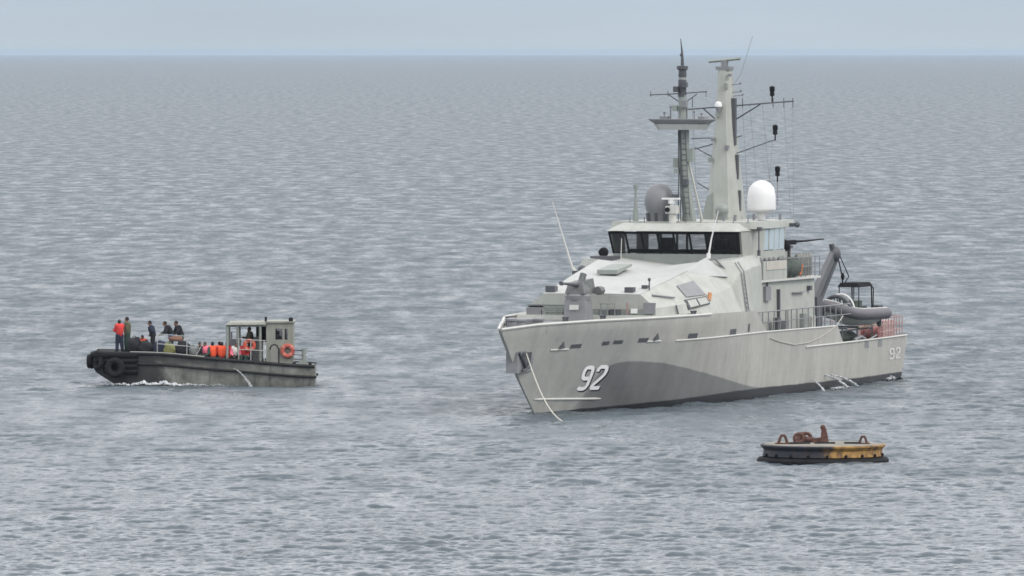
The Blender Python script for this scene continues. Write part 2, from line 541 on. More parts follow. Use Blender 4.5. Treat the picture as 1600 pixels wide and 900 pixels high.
def build_hull():
    cols = sorted(set(np.round(np.concatenate([np.linspace(0, 6, 25), np.linspace(6, 27, 50), np.linspace(27, 28.4, 6), np.linspace(28.4, 41.6, 24), np.linspace(41.6, 43.2, 8), np.linspace(43.2, LOA, 24)]), 3)))
    vv = np.concatenate([[-1.3], np.linspace(-0.7, 0, 3)[:-1]])
    rows_p, rows_s = [], []
    NV = 20
    for ad in cols:
        zt = ZTOP(ad)
        zs = list(vv) + list(np.linspace(0, zt, NV))
        rp, rs = [], []
        for z in zs:
            a0 = astem(z)
            u = ad / LOA
            a = a0 + (LOA - a0) * u - (0.55 * u ** 30) * (1 - z / 2.5)     # raked transom
            b = hullp(a0 + (LOA - a0) * u, z)
            rp.append(S(a, b, z)); rs.append(S(a, -b, z))
        rows_p.append(rp); rows_s.append(rs)
    mb = MB()
    mb.grid(rows_p); mb.grid(rows_s)
    for k in range(len(rows_p[0]) - 1):           # stem closing strip and transom
        mb.add([rows_p[0][k], rows_p[0][k + 1], rows_s[0][k + 1], rows_s[0][k]], [(0, 1, 2, 3)])
        mb.add([rows_p[-1][k], rows_p[-1][k + 1], rows_s[-1][k + 1], rows_s[-1][k]], [(0, 1, 2, 3)])
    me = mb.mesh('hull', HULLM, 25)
    bm = bmesh.new(); bm.from_mesh(me)
    bmesh.ops.remove_doubles(bm, verts=bm.verts, dist=0.002)
    bmesh.ops.recalc_face_normals(bm, faces=bm.faces)
    bm.to_mesh(me); bm.free()
    me.polygons.foreach_set('use_smooth', [True] * len(me.polygons))
    me.set_sharp_from_angle(angle=R(30))
    o = bpy.data.objects.new('hull', me); C.objects.link(o); o.parent = ship
    return o
hull = build_hull()

def along(a0, a1, zf, off, n=30, side=1):
    r = []
    for i in range(n + 1):
        a = a0 + (a1 - a0) * i / n
        z = zf(a) if callable(zf) else zf
        r.append(S(a, side * (hullp(a, z) + off), z))
    return r
# decks
mb = MB()
def deck_strip(mb, a0, a1, z, inset=0.07, n=24, zf=None):
    rows = []
    for i in range(n + 1):
        a = a0 + (a1 - a0) * i / n
        zz = zf(a) if zf else z
        b = max(0.02, hullp(a, zz) - inset)
        rows.append([S(a, b, zz), S(a, 0, zz + 0.05), S(a, -b, zz)])
    mb.grid(rows)
deck_strip(mb, 0.25, 28.0, 0, zf=lambda a: ZTOP(a) - 0.22 if a < 20 else 4.4)
mb.build('foredeck', DECKM, ship)
mb = MB(); deck_strip(mb, 27.9, LOA - 0.1, 2.3); mb.build('aft_deck', DECKM, ship)
# pale rails and strakes on the hull
for side in (1, -1):
    mb = MB(); mb.tube(along(0.02, 19.2, lambda a: ZTOP(a) - 0.02, 0.0, 40, side), 0.075, 6)
    mb.build('gunwale_rail', RAILW, hull)
    mb = MB(); mb.tube(along(15.4, 28.2, lambda a: 3.36 + 0.0035 * a, 0.0, 20, side) + along(28.4, 41.6, lambda a: ZTOP(a), 0.0, 20, side), 0.05, 6)
    mb.build('strake', RAILW, hull)
    mb = MB(); mb.tube(along(36.2, LOA - 0.2, lambda a: 2.43, 0.01, 20, side), 0.055, 6)
    mb.build('strake', RAILW, hull)
    mb = MB(); mb.tube(along(4.75, 10.8, lambda a: 0.92 - 0.028 * a, 0.0, 14, side), [0.03] + [0.06] * 13 + [0.03], 6)
    mb.build('spray_rail', RAILW, hull)
    # little shelf ledges with fairleads
    for a0, a1, z in ((4.7, 6.2, 3.25), (12.5, 13.8, 3.45)):
        mb = MB(); mb.tube(along(a0, a1, z, 0.02, 6, side), 0.04, 6)
        mb.build('ledge', RAILW, hull)
        mb = MB()
        am = a0 + (a1 - a0) * 0.62
        q = hullp(am, z + 0.2) + 0.035
        mb.hexa([S(am - 0.3, side * (q - 0.2), z + 0.08), S(am + 0.25, side * (q - 0.2), z + 0.08), S(am + 0.25, side * q, z + 0.08), S(am - 0.3, side * q, z + 0.08),
                 S(am + 0.0, side * (q - 0.2), z + 0.45), S(am + 0.28, side * (q - 0.2), z + 0.45), S(am + 0.28, side * (q + 0.05), z + 0.45), S(am, side * (q + 0.05), z + 0.45)])
        mb.build('fairlead', DARKG, hull)
    # openings in the side
    for a0, a1, z, h in ((6.3, 7.2, 3.38, 0.20), (8.8, 9.35, 3.46, 0.19), (9.65, 10.4, 3.49, 0.19), (11.7, 12.6, 3.53, 0.22), (16.7, 17.8, 3.6, 0.26), (22.6, 23.6, 3.62, 0.32), (25.6, 25.9, 3.76, 0.42)):
        if h == 0: continue
        rows = []
        for i in range(5):
            a = a0 + (a1 - a0) * i / 4
            rows.append([S(a, side * (hullp(a, z + dz) + 0.012), z + dz) for dz in (-h / 2, 0, h / 2)])
        mb = MB(); mb.grid(rows)
        fr = mb.build('hull_opening', DARKG, hull)
    for a0, a1 in ((47.4, 48.2), (50.2, 51.0)):                        # stained scuppers below the aft rail
        rows = []
        for i in range(4):
            a = a0 + (a1 - a0) * i / 3
            rows.append([S(a + sh, side * (hullp(a, z) + 0.010), z) for z, sh in ((2.38, 0), (2.2, 0.02), (2.0, 0.15))])
        mb = MB(); mb.grid(rows); mb.build('scupper', MIDG, hull)

# number on the bow and near the stern
DIG = {'9': [(0.03, 0.13), (0.08, 0.07), (0.16, 0.05), (0.38, 0.05), (0.48, 0.09), (0.55, 0.2), (0.55, 0.5), (0.55, 0.8), (0.5, 0.91), (0.4, 0.95), (0.2, 0.95), (0.1, 0.91), (0.05, 0.8), (0.05, 0.64), (0.1, 0.53), (0.2, 0.48), (0.4, 0.48), (0.53, 0.5)],
       '2': [(0.05, 0.76), (0.07, 0.87), (0.16, 0.95), (0.42, 0.95), (0.53, 0.89), (0.56, 0.78), (0.54, 0.64), (0.45, 0.52), (0.3, 0.38), (0.14, 0.24), (0.06, 0.12), (0.06, 0.06), (0.3, 0.055), (0.58, 0.055)]}
def dense(p, n=4):
    r = []
    for a, b in zip(p[:-1], p[1:]):
        for i in range(n): r.append((a[0] + (b[0] - a[0]) * i / n, a[1] + (b[1] - a[1]) * i / n))
    return r + [p[-1]]
def number(name, a0, z0, w_, h_, off, du, dv, m, stroke=0.19, slant=-0.10, side=1, parent=None):
    mb = MB()
    for i, ch in enumerate('92'):
        pts = dense(DIG[ch])
        rows = []
        for k, (u, v) in enumerate(pts):
            q0, q1 = pts[max(0, k - 1)], pts[min(len(pts) - 1, k + 1)]
            tx_, ty_ = (q1[0] - q0[0]), (q1[1] - q0[1])
            l = math.hypot(tx_, ty_) or 1
            nx_, ny_ = -ty_ / l, tx_ / l
            row = []
            for sg in (-1, 0, 1):
                uu = u + nx_ * stroke * 0.5 * sg; vv_ = v + ny_ * stroke * 0.42 * sg
                uu = uu + slant * vv_ + i * 0.80 + du; vv_ = vv_ + dv
                a = a0 + uu * w_; z = z0 + vv_ * h_
                row.append(S(a, side * (hullp(a, z) + off), z))
            rows.append(row)
        mb.grid(rows)
    return mb.build(name, m, parent or hull, 0, fix=False)
BOWNUM = (8.33, 1.12, 1.36, 1.2)
nb = number('hull_number', BOWNUM[0], BOWNUM[1], BOWNUM[2], BOWNUM[3], 0.022, 0, 0, mat('number_white', (0.88, 0.88, 0.87), 0.4, var=0.03))
number('number_shadow', BOWNUM[0], BOWNUM[1], BOWNUM[2], BOWNUM[3], 0.012, 0.10, -0.06, BLACK)
number('hull_number', 53.0, 1.2, 1.7, 0.6, 0.022, 0, 0, mat('faded_number', (0.56, 0.55, 0.52), 0.6, var=0.25, scale=6), 0.2)
# anchor pocket under the bow flare, with the anchor in it
mb = MB()
mb.hexa([S(1.8, 0.30, 2.18), S(1.8, -0.30, 2.18), S(3.6, -0.5, 2.30), S(3.6, 0.5, 2.30), S(1.85, 0.30, 3.25), S(1.85, -0.30, 3.25), S(3.4, -0.6, 3.3), S(3.4, 0.6, 3.3)])
ap = mb.build('anchor_pocket', MIDG, hull)
mb = MB()
mb.hexa([S(2.35, 0.385, 2.35), S(3.2, 0.475, 2.35), S(3.2, 0.60, 3.2), S(2.35, 0.445, 3.2), S(2.35, 0.2, 2.35), S(3.2, 0.2, 2.35), S(3.2, 0.2, 3.2), S(2.35, 0.2, 3.2)])
mb.build('anchor_recess', DARKG, hull)
mb = MB(); mb.tube([S(1.95, 0.36, 3.2), S(2.3, 0.46, 2.8), S(2.6, 0.5, 2.45)], 0.07, 6); mb.tube([S(2.2, 0.42, 2.3), S(2.6, 0.52, 2.38), S(3.0, 0.6, 2.7)], 0.06, 6)
mb.build('anchor', DARKG, ship)

# foredeck fittings
for a, p in ((2.2, 0.35), (2.9, -0.4), (3.9, 0.7)):
    mb = MB(); mb.lathe([(0.22, 4.3), (0.22, 4.7), (0.3, 4.75), (0.3, 4.85), (0.05, 4.9)], S(a, p, 0), 10); mb.build('capstan', MIDG, ship)
mb = MB(); mb.box(3.9, 4.9, -0.5, 0.5, 4.32, 4.8)
mb.build('windlass', MIDG, ship)
for a, p in ((5.5, 1.5), (5.9, 1.5), (8.4, 2.5), (8.8, 2.5), (5.5, -1.5), (5.9, -1.5), (17.3, 4.4), (17.7, 4.4)):
    mb = MB(); mb.lathe([(0.09, 4.35), (0.09, 4.82), (0.12, 4.83), (0.12, 4.88)], S(a, p, 0), 8); mb.build('bollard', DARKG, ship)
# foot of the deckhouse
mb = MB()
mb.hexa([S(13.2, 3.75, 4.3), S(13.2, -3.75, 4.3), S(20.0, -4.65, 4.35), S(20.0, 4.65, 4.35), S(13.35, 3.65, 4.72), S(13.35, -3.65, 4.72), S(20.0, -4.55, 4.75), S(20.0, 4.55, 4.75)])
mb.build('deckhouse_plinth', PALE, ship)
# the deckhouse: sections (p, z) from deck edge up to the centre line
SECT = [(14.3, [(3.42, 4.55), (3.40, 5.08), (2.62, 5.76), (0, 5.80)]),
        (17.2, [(4.06, 4.6), (3.85, 5.2), (2.72, 6.20), (0, 6.26)]),
        (20.0, [(4.74, 4.6), (4.22, 5.42), (2.88, 6.62), (0, 6.52)]),
        (24.4, [(4.80, 4.6), (4.28, 5.95), (3.06, 7.25), (0, 6.86)]),
        (25.0, [(4.78, 4.6), (4.48, 6.60), (4.02, 7.30), (0, 6.88)]),
        (27.4, [(4.70, 4.0), (4.36, 6.80), (3.96, 7.40), (0, 6.92)]),
        (27.75, [(4.64, 3.6), (4.30, 6.85), (3.94, 7.42), (0, 6.93)]),
        (30.2, [(4.20, 2.3), (4.05, 6.90), (3.90, 7.48), (0, 6.95)])]
mb = MB()
rows = []
for a, q in SECT:
    rows.append([S(a, p, z) for p, z in q] + [S(a, -p, z) for p, z in q[::-1][1:]])
mb.grid(rows)
mb.add(rows[0], [tuple(range(7))]); mb.add(rows[-1], [tuple(range(7))])
deckhouse = mb.build('deckhouse', PALE, ship, 12)
# bright roof skin on the sloping top
mb = MB()
mb.grid([[S(a, q[2][0] - 0.05, q[2][1] + 0.012), S(a, 0, q[3][1] + 0.014), S(a, -q[2][0] + 0.05, q[2][1] + 0.012)] for a, q in SECT[:6]])
mb.build('sloping_roof', ROOFP, deckhouse, 0)
# fittings on the front wall of the deckhouse
mb = MB(); mb.box(14.12, 14.29, 0.55, 3.38, 4.60, 5.22); mb.build('breakwater', mat('breakwater_grey', (0.15, 0.17, 0.165), 0.6, var=0.25, streak=0.4, streak_col=(0.08, 0.08, 0.08)), deckhouse)
mb = MB(); mb.box(14.12, 14.29, -3.36, 0.5, 4.60, 5.02); mb.build('breakwater', GREENP, deckhouse)
mb = MB(); mb.box(13.98, 14.12, 2.55, 3.25, 5.08, 5.16); mb.build('vent_slot', BLACK, deckhouse)
def panel(name, m, pts, parent=deckhouse, th=0.04):
    """flat plate through four points with a little thickness"""
    q = [Vector(S(*p)) for p in pts]
    n = (q[1] - q[0]).cross(q[3] - q[0]).normalized() * th
    mb = MB(); mb.hexa([v - n for v in q] + [v + n for v in q])
    return mb.build(name, m, parent, 0)
# doors, lockers and screens standing on the foredeck against the front wall
dr = panel('door', MIDG, [(14.05, 2.85, 4.78), (14.05, 3.44, 4.82), (14.05, 3.5, 5.36), (14.05, 2.85, 5.36)])
panel('notice_board', WHITE, [(14.05, 2.18, 4.82), (14.05, 2.52, 4.82), (14.05, 2.52, 5.06), (14.05, 2.18, 5.06)])
panel('hose_rack', PINK, [(14.05, 1.95, 4.76), (14.05, 2.03, 4.76), (14.05, 2.03, 5.36), (14.05, 1.95, 5.36)])
for p0, p1, m in ((-3.25, -2.45, MIDG), (-2.4, -1.3, GREENP), (-1.25, -0.55, GREENP), (0.62, 1.15, MIDG), (1.2, 1.62, DARKG)):
    mb = MB()
    mb.box(13.55, 14.08, -p1, -p0, 4.72, 5.0 + 0.06 * (p0 < -2.4) + 0.05 * random.random())
    o = mb.build('locker', m, ship, 0)
for ps, zt in (((0.75, 1.1, 1.5), 5.32), ((-2.2, -1.6, -0.9), 5.1)):
    mb = MB()
    for p in ps: mb.tube([S(13.5, p, 4.72), S(13.5, p, zt)], 0.025, 5)
    mb.tube([S(13.5, ps[0] - 0.06, zt), S(13.5, ps[-1] + 0.06, zt)], 0.03, 5); mb.tube([S(13.5, ps[0], zt - 0.22), S(13.5, ps[-1], zt - 0.22)], 0.02, 5)
    mb.build('railing', GREENP, ship)
# low lamp boxes and hatches on the roof edge
for a, p, z, sc_ in ((14.9, -2.35, 5.85, 1.0), (14.9, 1.85, 5.85, 0.9), (16.0, 2.3, 6.02, 0.6)):
    mb = MB(); mb.box(a - 0.25 * sc_, a + 0.25 * sc_, -p - 0.25 * sc_, -p + 0.25 * sc_, z, z + 0.3 * sc_)
    mb.tube([S(a, p, z - 0.12), S(a, p, z)], 0.12, 6)
    mb.build('deck_light', DARKG, ship)
mb = MB(); mb.tube([S(15.6, 2.65, 5.95), S(15.6, 2.65, 6.42)], 0.035, 6); mb.ball(S(15.6, 2.65, 6.5), 0.09, 8, 6); mb.build('vent_pipe', DARKG, ship)
mb = MB(); mb.tube([S(15.2, 2.95, 5.72), S(17.0, 3.55, 5.55)], 0.05, 6); mb.build('handrail', MIDG, ship)
mb = MB()
mb.hexa([S(19.8, -1.55, 6.62), S(19.8, -0.45, 6.64), S(22.2, -0.45, 7.0), S(22.2, -1.55, 6.98), S(19.8, -1.55, 6.86), S(19.8, -0.45, 6.86), S(22.2, -0.45, 7.12), S(22.2, -1.55, 7.10)])
mb.build('roof_hatch', GREENP, ship)
# side details: louvre, framed window with an orange float, ladder, doors
def chamfer(a, t):
    """point on the sloping side between knuckle (t=0) and ridge (t=1)"""
    q = [np.interp(a, [s_[0] for s_ in SECT], [s_[1][k][j] for s_ in SECT]) for k in (1, 2) for j in (0, 1)]
    return (a, q[0] + (q[2] - q[0]) * t, q[1] + (q[3] - q[1]) * t)
def sidewall(a, t):
    q = [np.interp(a, [s_[0] for s_ in SECT], [s_[1][k][j] for s_ in SECT]) for k in (0, 1) for j in (0, 1)]
    return (a, q[0] + (q[2] - q[0]) * t, q[1] + (q[3] - q[1]) * t)
def lift(p, d): return (p[0], p[1] + d * 0.8, p[2] + d * 0.4)
lv = panel('louvre', MIDG, [lift(chamfer(18.3, 0.22), 0.03), lift(chamfer(20.4, 0.10), 0.03), lift(chamfer(20.6, 0.66), 0.03), lift(chamfer(18.5, 0.72), 0.03)])
wq = [lift(sidewall(17.7, 0.50), 0.06), lift(sidewall(20.1, 0.64), 0.06), lift(chamfer(20.2, 0.06), 0.06), lift(chamfer(17.8, 0.14), 0.06)]
wf = panel('side_window', DARKG, wq, th=0.03)
def inset(q, f0, f1):
    A, B, Cc, D = [Vector(v) for v in q]
    bl = A + (B - A) * f0; br = A + (B - A) * f1
    tl = D + (Cc - D) * f0; tr = D + (Cc - D) * f1
    return [tuple(bl + (tl - bl) * 0.12 + Vector((0, 0.05, 0.02))), tuple(br + (tr - br) * 0.12 + Vector((0, 0.05, 0.02))), tuple(br + (tr - br) * 0.86 + Vector((0, 0.05, 0.02))), tuple(bl + (tl - bl) * 0.86 + Vector((0, 0.05, 0.02)))]
for f0, f1 in ((0.06, 0.45), (0.52, 0.93)): panel('pane', mat('pale_screen', (0.36, 0.37, 0.345), 0.4), inset(wq, f0, f1), wf, 0.01)
mb = MB(); c_ = Vector(S(*lift(chamfer(20.5, 0.0), 0.1))); mb.tube([c_ + Vector((-0.06, 0, -0.2)), c_ + Vector((0.06, 0, 0.18))], [0.09, 0.12], 8); mb.build('marker_float', mat('faded_orange_float', (0.55, 0.26, 0.13), 0.7), ship)
mb = MB()
for da in (0.0, 0.55):
    mb.tube([S(*lift(sidewall(25.2 + da, 0.02), 0.06)), S(*lift(sidewall(25.2 + da, 1.0), 0.06)), S(*lift(chamfer(25.2 + da, 0.75), 0.06))], 0.028, 5)
for i in range(9):
    t_ = 0.05 + 0.11 * i
    mb.tube([S(*lift(sidewall(25.2, t_), 0.06)), S(*lift(sidewall(25.75, t_), 0.06))], 0.02, 5)
mb.build('ladder', MIDG, ship)
mb = MB(); mb.tube([S(*lift(sidewall(16.4, 0.1), 0.1)), S(*lift(sidewall(16.4, 0.95), 0.1))], 0.05, 5); mb.build('standpipe', DARKG, ship)
# raised facet carrying the whip antenna
mb = MB()
mb.add([S(20.6, 2.95, 6.62), S(24.7, 4.08, 6.42), S(24.5, 2.7, 7.36), S(23.6, 3.12, 7.44), S(20.6, 2.4, 6.6), S(24.8, 2.6, 7.0)],
       [(0, 1, 3), (3, 1, 2), (0, 3, 4), (4, 3, 2), (1, 5, 2), (4, 2, 5), (0, 4, 5, 1)])
mb.build('antenna_plinth', ROOFP, ship, 0)
mb = MB(); mb.tube([S(24.3, 3.35, 7.4), S(25.0, 4.2, 6.3)], 0.06, 6); mb.build('handrail', MIDG, ship)
mb = MB(); mb.tube([S(24, 3.12, 7.38), S(24, 3.14, 7.65)], 0.11, 8); mb.tube([S(24, 3.14, 7.6), S(24, 3.28, 8.4), S(24, 3.66, 9.85)], [0.055, 0.04, 0.018], 6)
mb.build('whip_antenna', WHITE, ship)
mb = MB(); mb.tube([S(22.3, -3.5, 6.5), S(22.3, -3.7, 6.85)], 0.11, 8); mb.tube([S(22.3, -3.7, 6.8), S(22.3, -4.15, 8.2), S(22.3, -4.82, 10.3)], [0.06, 0.042, 0.018], 6)
mb.build('whip_antenna', RAILW, ship)
mb = MB(); mb.box(21.6, 22.0, 3.1, 3.5, 6.4, 6.75); mb.build('antenna_tuner', DARKG, ship)
mb = MB(); mb.ball(S(22.6, -3.3, 6.78), 0.24, 10, 8); mb.tube([S(22.6, -3.3, 6.3), S(22.6, -3.3, 6.7)], 0.1, 8); mb.build('spotlight', DARKG, ship)
mb = MB(); mb.box(25.4, 26.8, 2.6, 3.8, 7.0, 7.42); mb.build('stowage_rack', DARKG, ship)
mb = MB(); mb.tube([S(26.6, -3.45, 7.1), S(26.6, -3.45, 7.45)], 0.14, 8); mb.ball(S(26.6, -3.45, 7.6), 0.26, 12, 8); mb.tube([S(26.3, -3.45, 7.6), S(26.6, -3.45, 7.6)], 0.2, 10)
mb.build('searchlight', BLACK, ship)
mb = MB(); mb.tube([S(25.5, -2.15, 7.0), S(25.5, -2.1, 8.35)], 0.022, 5); mb.build('whip_antenna', RAILW, ship)

# the bridge
WB, WT = 7.50, 8.66
mb = MB()     # walls: sill under the windows, sides, rear wall with openings
mb.hexa([S(28.12, 3.5, 6.80), S(28.12, -3.5, 6.80), S(28.6, -3.55, 6.86), S(28.6, 3.55, 6.86), S(28.25, 3.45, WB), S(28.25, -3.45, WB), S(28.6, -3.55, WB), S(28.6, 3.55, WB)])
bridge = mb.build('bridge', GREENP, ship, 0)
for sg in (1, -1):
    mb = MB(); mb.hexa([S(28.6, sg * 3.55, 7.2), S(31.2, sg * 3.85, 7.2), S(31.2, sg * 3.75, 7.2), S(28.6, sg * 3.45, 7.2), S(28.0, sg * 3.62, 8.75), S(31.2, sg * 3.95, 8.75), S(31.2, sg * 3.85, 8.75), S(28.0, sg * 3.5, 8.75)])
    mb.build('side_wall', PALE, bridge, 0)
mb = MB()
ops = [(-3.1, -2.55), (-2.35, -1.55), (-1.45, -1.0), (-0.9, 0.15)]
edges = [-3.75] + [v for o_ in ops for v in o_] + [3.8]
for i in range(0, len(edges) - 1, 2): mb.box(33.0, 33.1, -edges[i + 1], -edges[i], 7.2, 8.75)
mb.box(33.0, 33.1, -3.8, 3.75, 7.2, 7.62); mb.box(33.005, 33.095, -3.8, 3.75, 8.42, 8.75)
mb.build('rear_wall', DARKG, bridge, 0)
mb = MB(); mb.box(28.7, 33.0, -3.4, 3.4, 7.52, 7.56); mb.build('bridge_floor', DARKG, bridge, 0)
mb = MB(); mb.box(28.9, 29.6, -2.9, 2.9, 7.56, 7.72); mb.box(29.8, 30.3, -2.2, -1.6, 7.56, 8.2); mb.box(30.2, 30.7, 0.9, 1.5, 7.56, 8.3); mb.build('console', BLACK, bridge, 0)
# windows: seven raked panes and the mullions between them
def fw(p, t): return S(28.27 + (27.62 - 28.27) * t, p * (1 + 0.015 * t), WB + (WT - WB) * t)
npan = 8
xs = np.linspace(-3.46, 3.46, npan + 1)
for i in range(npan):
    q = [Vector(fw(xs[i] + 0.045, 0.03)), Vector(fw(xs[i + 1] - 0.045, 0.03)), Vector(fw(xs[i + 1] - 0.045, 0.90)), Vector(fw(xs[i] + 0.045, 0.90))]
    mb = MB(); mb.add(q, [(0, 1, 2, 3)]); mb.build('bridge_window', TINT, bridge, 0)
mb = MB()
for x_ in xs: mb.hexa([Vector(fw(x_ - 0.05, 0)), Vector(fw(x_ + 0.05, 0)), Vector(fw(x_ + 0.05, 1)), Vector(fw(x_ - 0.05, 1))] + [Vector(fw(x_ - 0.05, 0)) + Vector((0.07, 0, 0)), Vector(fw(x_ + 0.05, 0)) + Vector((0.07, 0, 0)), Vector(fw(x_ + 0.05, 1)) + Vector((0.07, 0, 0)), Vector(fw(x_ - 0.05, 1)) + Vector((0.07, 0, 0))])
mb.hexa([Vector(fw(-3.5, 0.9)), Vector(fw(3.5, 0.9)), Vector(fw(3.5, 1.0)), Vector(fw(-3.5, 1.0))] + [Vector(fw(p, t)) + Vector((0.06, 0, 0)) for p, t in ((-3.5, 0.9), (3.5, 0.9), (3.5, 1.0), (-3.5, 1.0))])
mb.build('window_frame', BLACK, bridge, 0)
# roof: bevelled slab, wider abaft the windows
mb = MB()
mb.hexa([S(27.45, 3.62, 8.70), S(27.45, -3.62, 8.70), S(31.0, -4.0, 8.76), S(31.0, 4.0, 8.76), S(28.2, 3.0, 9.08), S(28.2, -3.0, 9.08), S(31.0, -3.3, 9.14), S(31.0, 3.3, 9.14)])
mb.hexa([S(29.2, 4.05, 8.80), S(29.2, -3.9, 8.80), S(36.6, -3.6, 8.80), S(36.6, 3.9, 8.80), S(29.3, 4.0, 9.17), S(29.3, -3.85, 9.17), S(36.6, -3.55, 9.17), S(36.6, 3.85, 9.17)])
roof = mb.build('bridge_roof', PALE, ship, 0)
# wing screen with pale panes
mb = MB()
mb.hexa([S(31.2, 3.86, 6.3), S(35.0, 3.86, 6.3), S(35.0, 3.7, 6.3), S(31.2, 3.7, 6.3), S(31.2, 3.86, 7.62), S(35.0, 3.86, 7.62), S(35.0, 3.7, 7.62), S(31.2, 3.7, 7.62)])
for a in (31.25, 32.2, 33.1, 34.0, 34.9): mb.bar(S(a, 3.8, 7.6), S(a, 3.86, 8.8), 0.05)
ws = mb.build('wing_screen', PALE, ship, 0)
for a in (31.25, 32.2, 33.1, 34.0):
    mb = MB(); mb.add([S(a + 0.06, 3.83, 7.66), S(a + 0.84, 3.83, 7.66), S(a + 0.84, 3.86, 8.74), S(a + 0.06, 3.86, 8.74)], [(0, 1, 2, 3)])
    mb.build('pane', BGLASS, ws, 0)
mb = MB(); mb.tube([S(29.6, 4.1, 7.5), S(29.6, 4.1, 8.75)], 0.035, 5); mb.box(29.45, 29.75, -4.25, -4.0, 8.7, 8.9); mb.tube([S(29.6, 4.1, 7.4), S(29.6, 4.1, 7.7)], 0.09, 6)
mb.build('lamp_post', DARKG, ship)
mb = MB(); mb.box(35.6, 36.2, -4.3, -3.85, 8.82, 9.0); mb.ball(S(35.9, 4.25, 8.92), 0.16, 8, 6); mb.build('side_light', DARKG, ship)
# aft house and its upper deck
mb = MB()
mb.hexa([S(29.6, 4.0, 2.3), S(29.6, -4.0, 2.3), S(40.4, -3.9, 2.3), S(40.4, 3.9, 2.3), S(29.6, 3.9, 5.98), S(29.6, -3.9, 5.98), S(40.3, -3.85, 5.98), S(40.3, 3.85, 5.98)])
aft = mb.build('aft_house', PALE, ship, 0)
mb = MB(); mb.box(30.0, 40.7, -4.1, 4.1, 5.99, 6.1); mb.build('upper_deck', RAILW, ship, 0)
mb = MB(); mb.box(33.2, 39.0, -3.0, 0.2, 6.1, 7.5); mb.build('funnel_casing', PALE, ship, 0)
# fittings on the aft house side
for a0, a1, z0, z1, m, nm_ in ((31.0, 31.9, 5.0, 5.75, MIDG, 'locker'), (33.4, 33.55, 3.0, 5.55, DARKG, 'standpipe'), (38.9, 39.3, 5.35, 5.6, DARKG, 'floodlight'), (36.1, 38.1, 5.28, 5.32, MIDG, 'handrail'), (35.0, 36.4, 2.5, 4.4, PALE, 'watertight_door')):
    mb = MB(); mb.box(a0, a1, -4.06, -3.86, z0, z1); mb.build(nm_, m, ship, 0)
mb = MB(); mb.tube([S(31.4, 4.0, 5.7), S(31.4, 4.0, 6.0)], 0.06, 6); mb.build('pipe', DARKG, ship)
mb = MB(); mb.box(30.4, 34.6, -4.09, -3.95, 6.102, 7.08); mb.box(30.4, 30.52, -3.95, -2.6, 6.102, 7.08)
mb.build('deck_bulwark', PALE, ship, 0)
mb = MB(); mb.box(30.9, 34.4, -4.125, -4.09, 6.62, 7.05); mb.build('canvas_dodger', mat('buff_canvas', (0.44, 0.42, 0.38), 0.9), ship, 0)
for a in np.linspace(30.5, 34.5, 6):
    mb = MB(); mb.ball(S(a, 3.9 + 0.1 * random.random(), 7.14), 0.13 + 0.07 * random.random(), 8, 6)
    mb.build('deck_bundle', MIDG, ship)
# liferaft canisters and stowage at the deck edge
for i in range(5):
    a = 37.6 + 0.52 * i
    mb = MB(); mb.lathe([(0.08, -0.62), (0.165, -0.5), (0.17, 0), (0.165, 0.45), (0.06, 0.6)], S(a, 3.75, 6.75), 10)
    mb.build('gas_bottle', mat('bottle_grey', (0.19, 0.195, 0.18), 0.5, var=0.25, scale=5), ship)
mb = MB(); mb.tube([S(34.9, 3.7, 6.65), S(35.2, 3.7, 6.65), S(36.8, 3.7, 6.65), S(37.1, 3.7, 6.65)], [0.35, 0.56, 0.56, 0.35], 14)
mb.build('liferaft', NETG, ship)
mb = MB(); mb.tube([S(36.9, 4.02, 6.25), S(37.1, 4.05, 6.75)], [0.14, 0.18], 8); mb.build('smoke_float', ORANGE, ship)
mb = MB()
for a in np.arange(34.7, 40.8, 0.85): mb.tube([S(a, 4.05, 6.1), S(a, 4.05, 7.18)], 0.025, 5)
for z in (6.65, 7.15): mb.tube([S(34.7, 4.05, z), S(40.5, 4.05, z)], 0.022, 5)
mb.build('railing', MIDG, ship)
# machine gun on the upper deck
mb = MB()
mb.tube([S(37.2, 3.4, 6.1), S(37.2, 3.4, 7.75)], 0.09, 8); mb.box(37.0, 37.4, -3.55, -3.25, 7.62, 7.78)
mg = mb.build('machine_gun', DARKG, ship)
mb = MB(); mb.tube([S(37.4, 3.42, 7.96), S(39.0, 3.7, 7.98), S(41.4, 4.05, 8.04)], [0.075, 0.055, 0.03], 7); mb.build('barrel', BLACK, mg)
mb = MB(); mb.hexa([S(36.4, 3.3, 7.82), S(36.4, 3.48, 7.82), S(37.9, 3.6, 7.82), S(37.9, 3.42, 7.82), S(36.4, 3.3, 8.06), S(36.4, 3.48, 8.06), S(37.9, 3.6, 8.06), S(37.9, 3.42, 8.06)]); mb.build('receiver', BLACK, mg, 0)
mb = MB(); mb.ball(S(36.9, 3.25, 7.78), 0.36, 10, 8, (1, 0.8, 0.9)); mb.build('ammunition_box', BLACK, mg)

# side-deck railing
mb = MB()
for a in np.arange(27.4, 43.4, 1.02):
    mb.tube([S(a, hullp(a, 3.4) - 0.05, 3.4), S(a, hullp(a, 3.4) - 0.05, 4.5)], 0.032, 5)
for z in (3.95, 4.5): mb.tube([S(a, hullp(a, 3.4) - 0.05, z) for a in np.linspace(27.2, 44.5, 12)], 0.024 if z < 4 else 0.032, 5)
mb.build('railing', MIDG, ship)
for a, h_, m in ((31.8, 1.0, DARKG), (33.2, 0.8, MIDG), (36.5, 1.1, GREENP), (38.0, 0.9, RAILW)):
    mb = MB(); mb.box(a, a + 0.6, -4.45, -4.2, 2.32, 3.3 + h_ * 0.8); mb.build('deck_box', m, ship, 0)

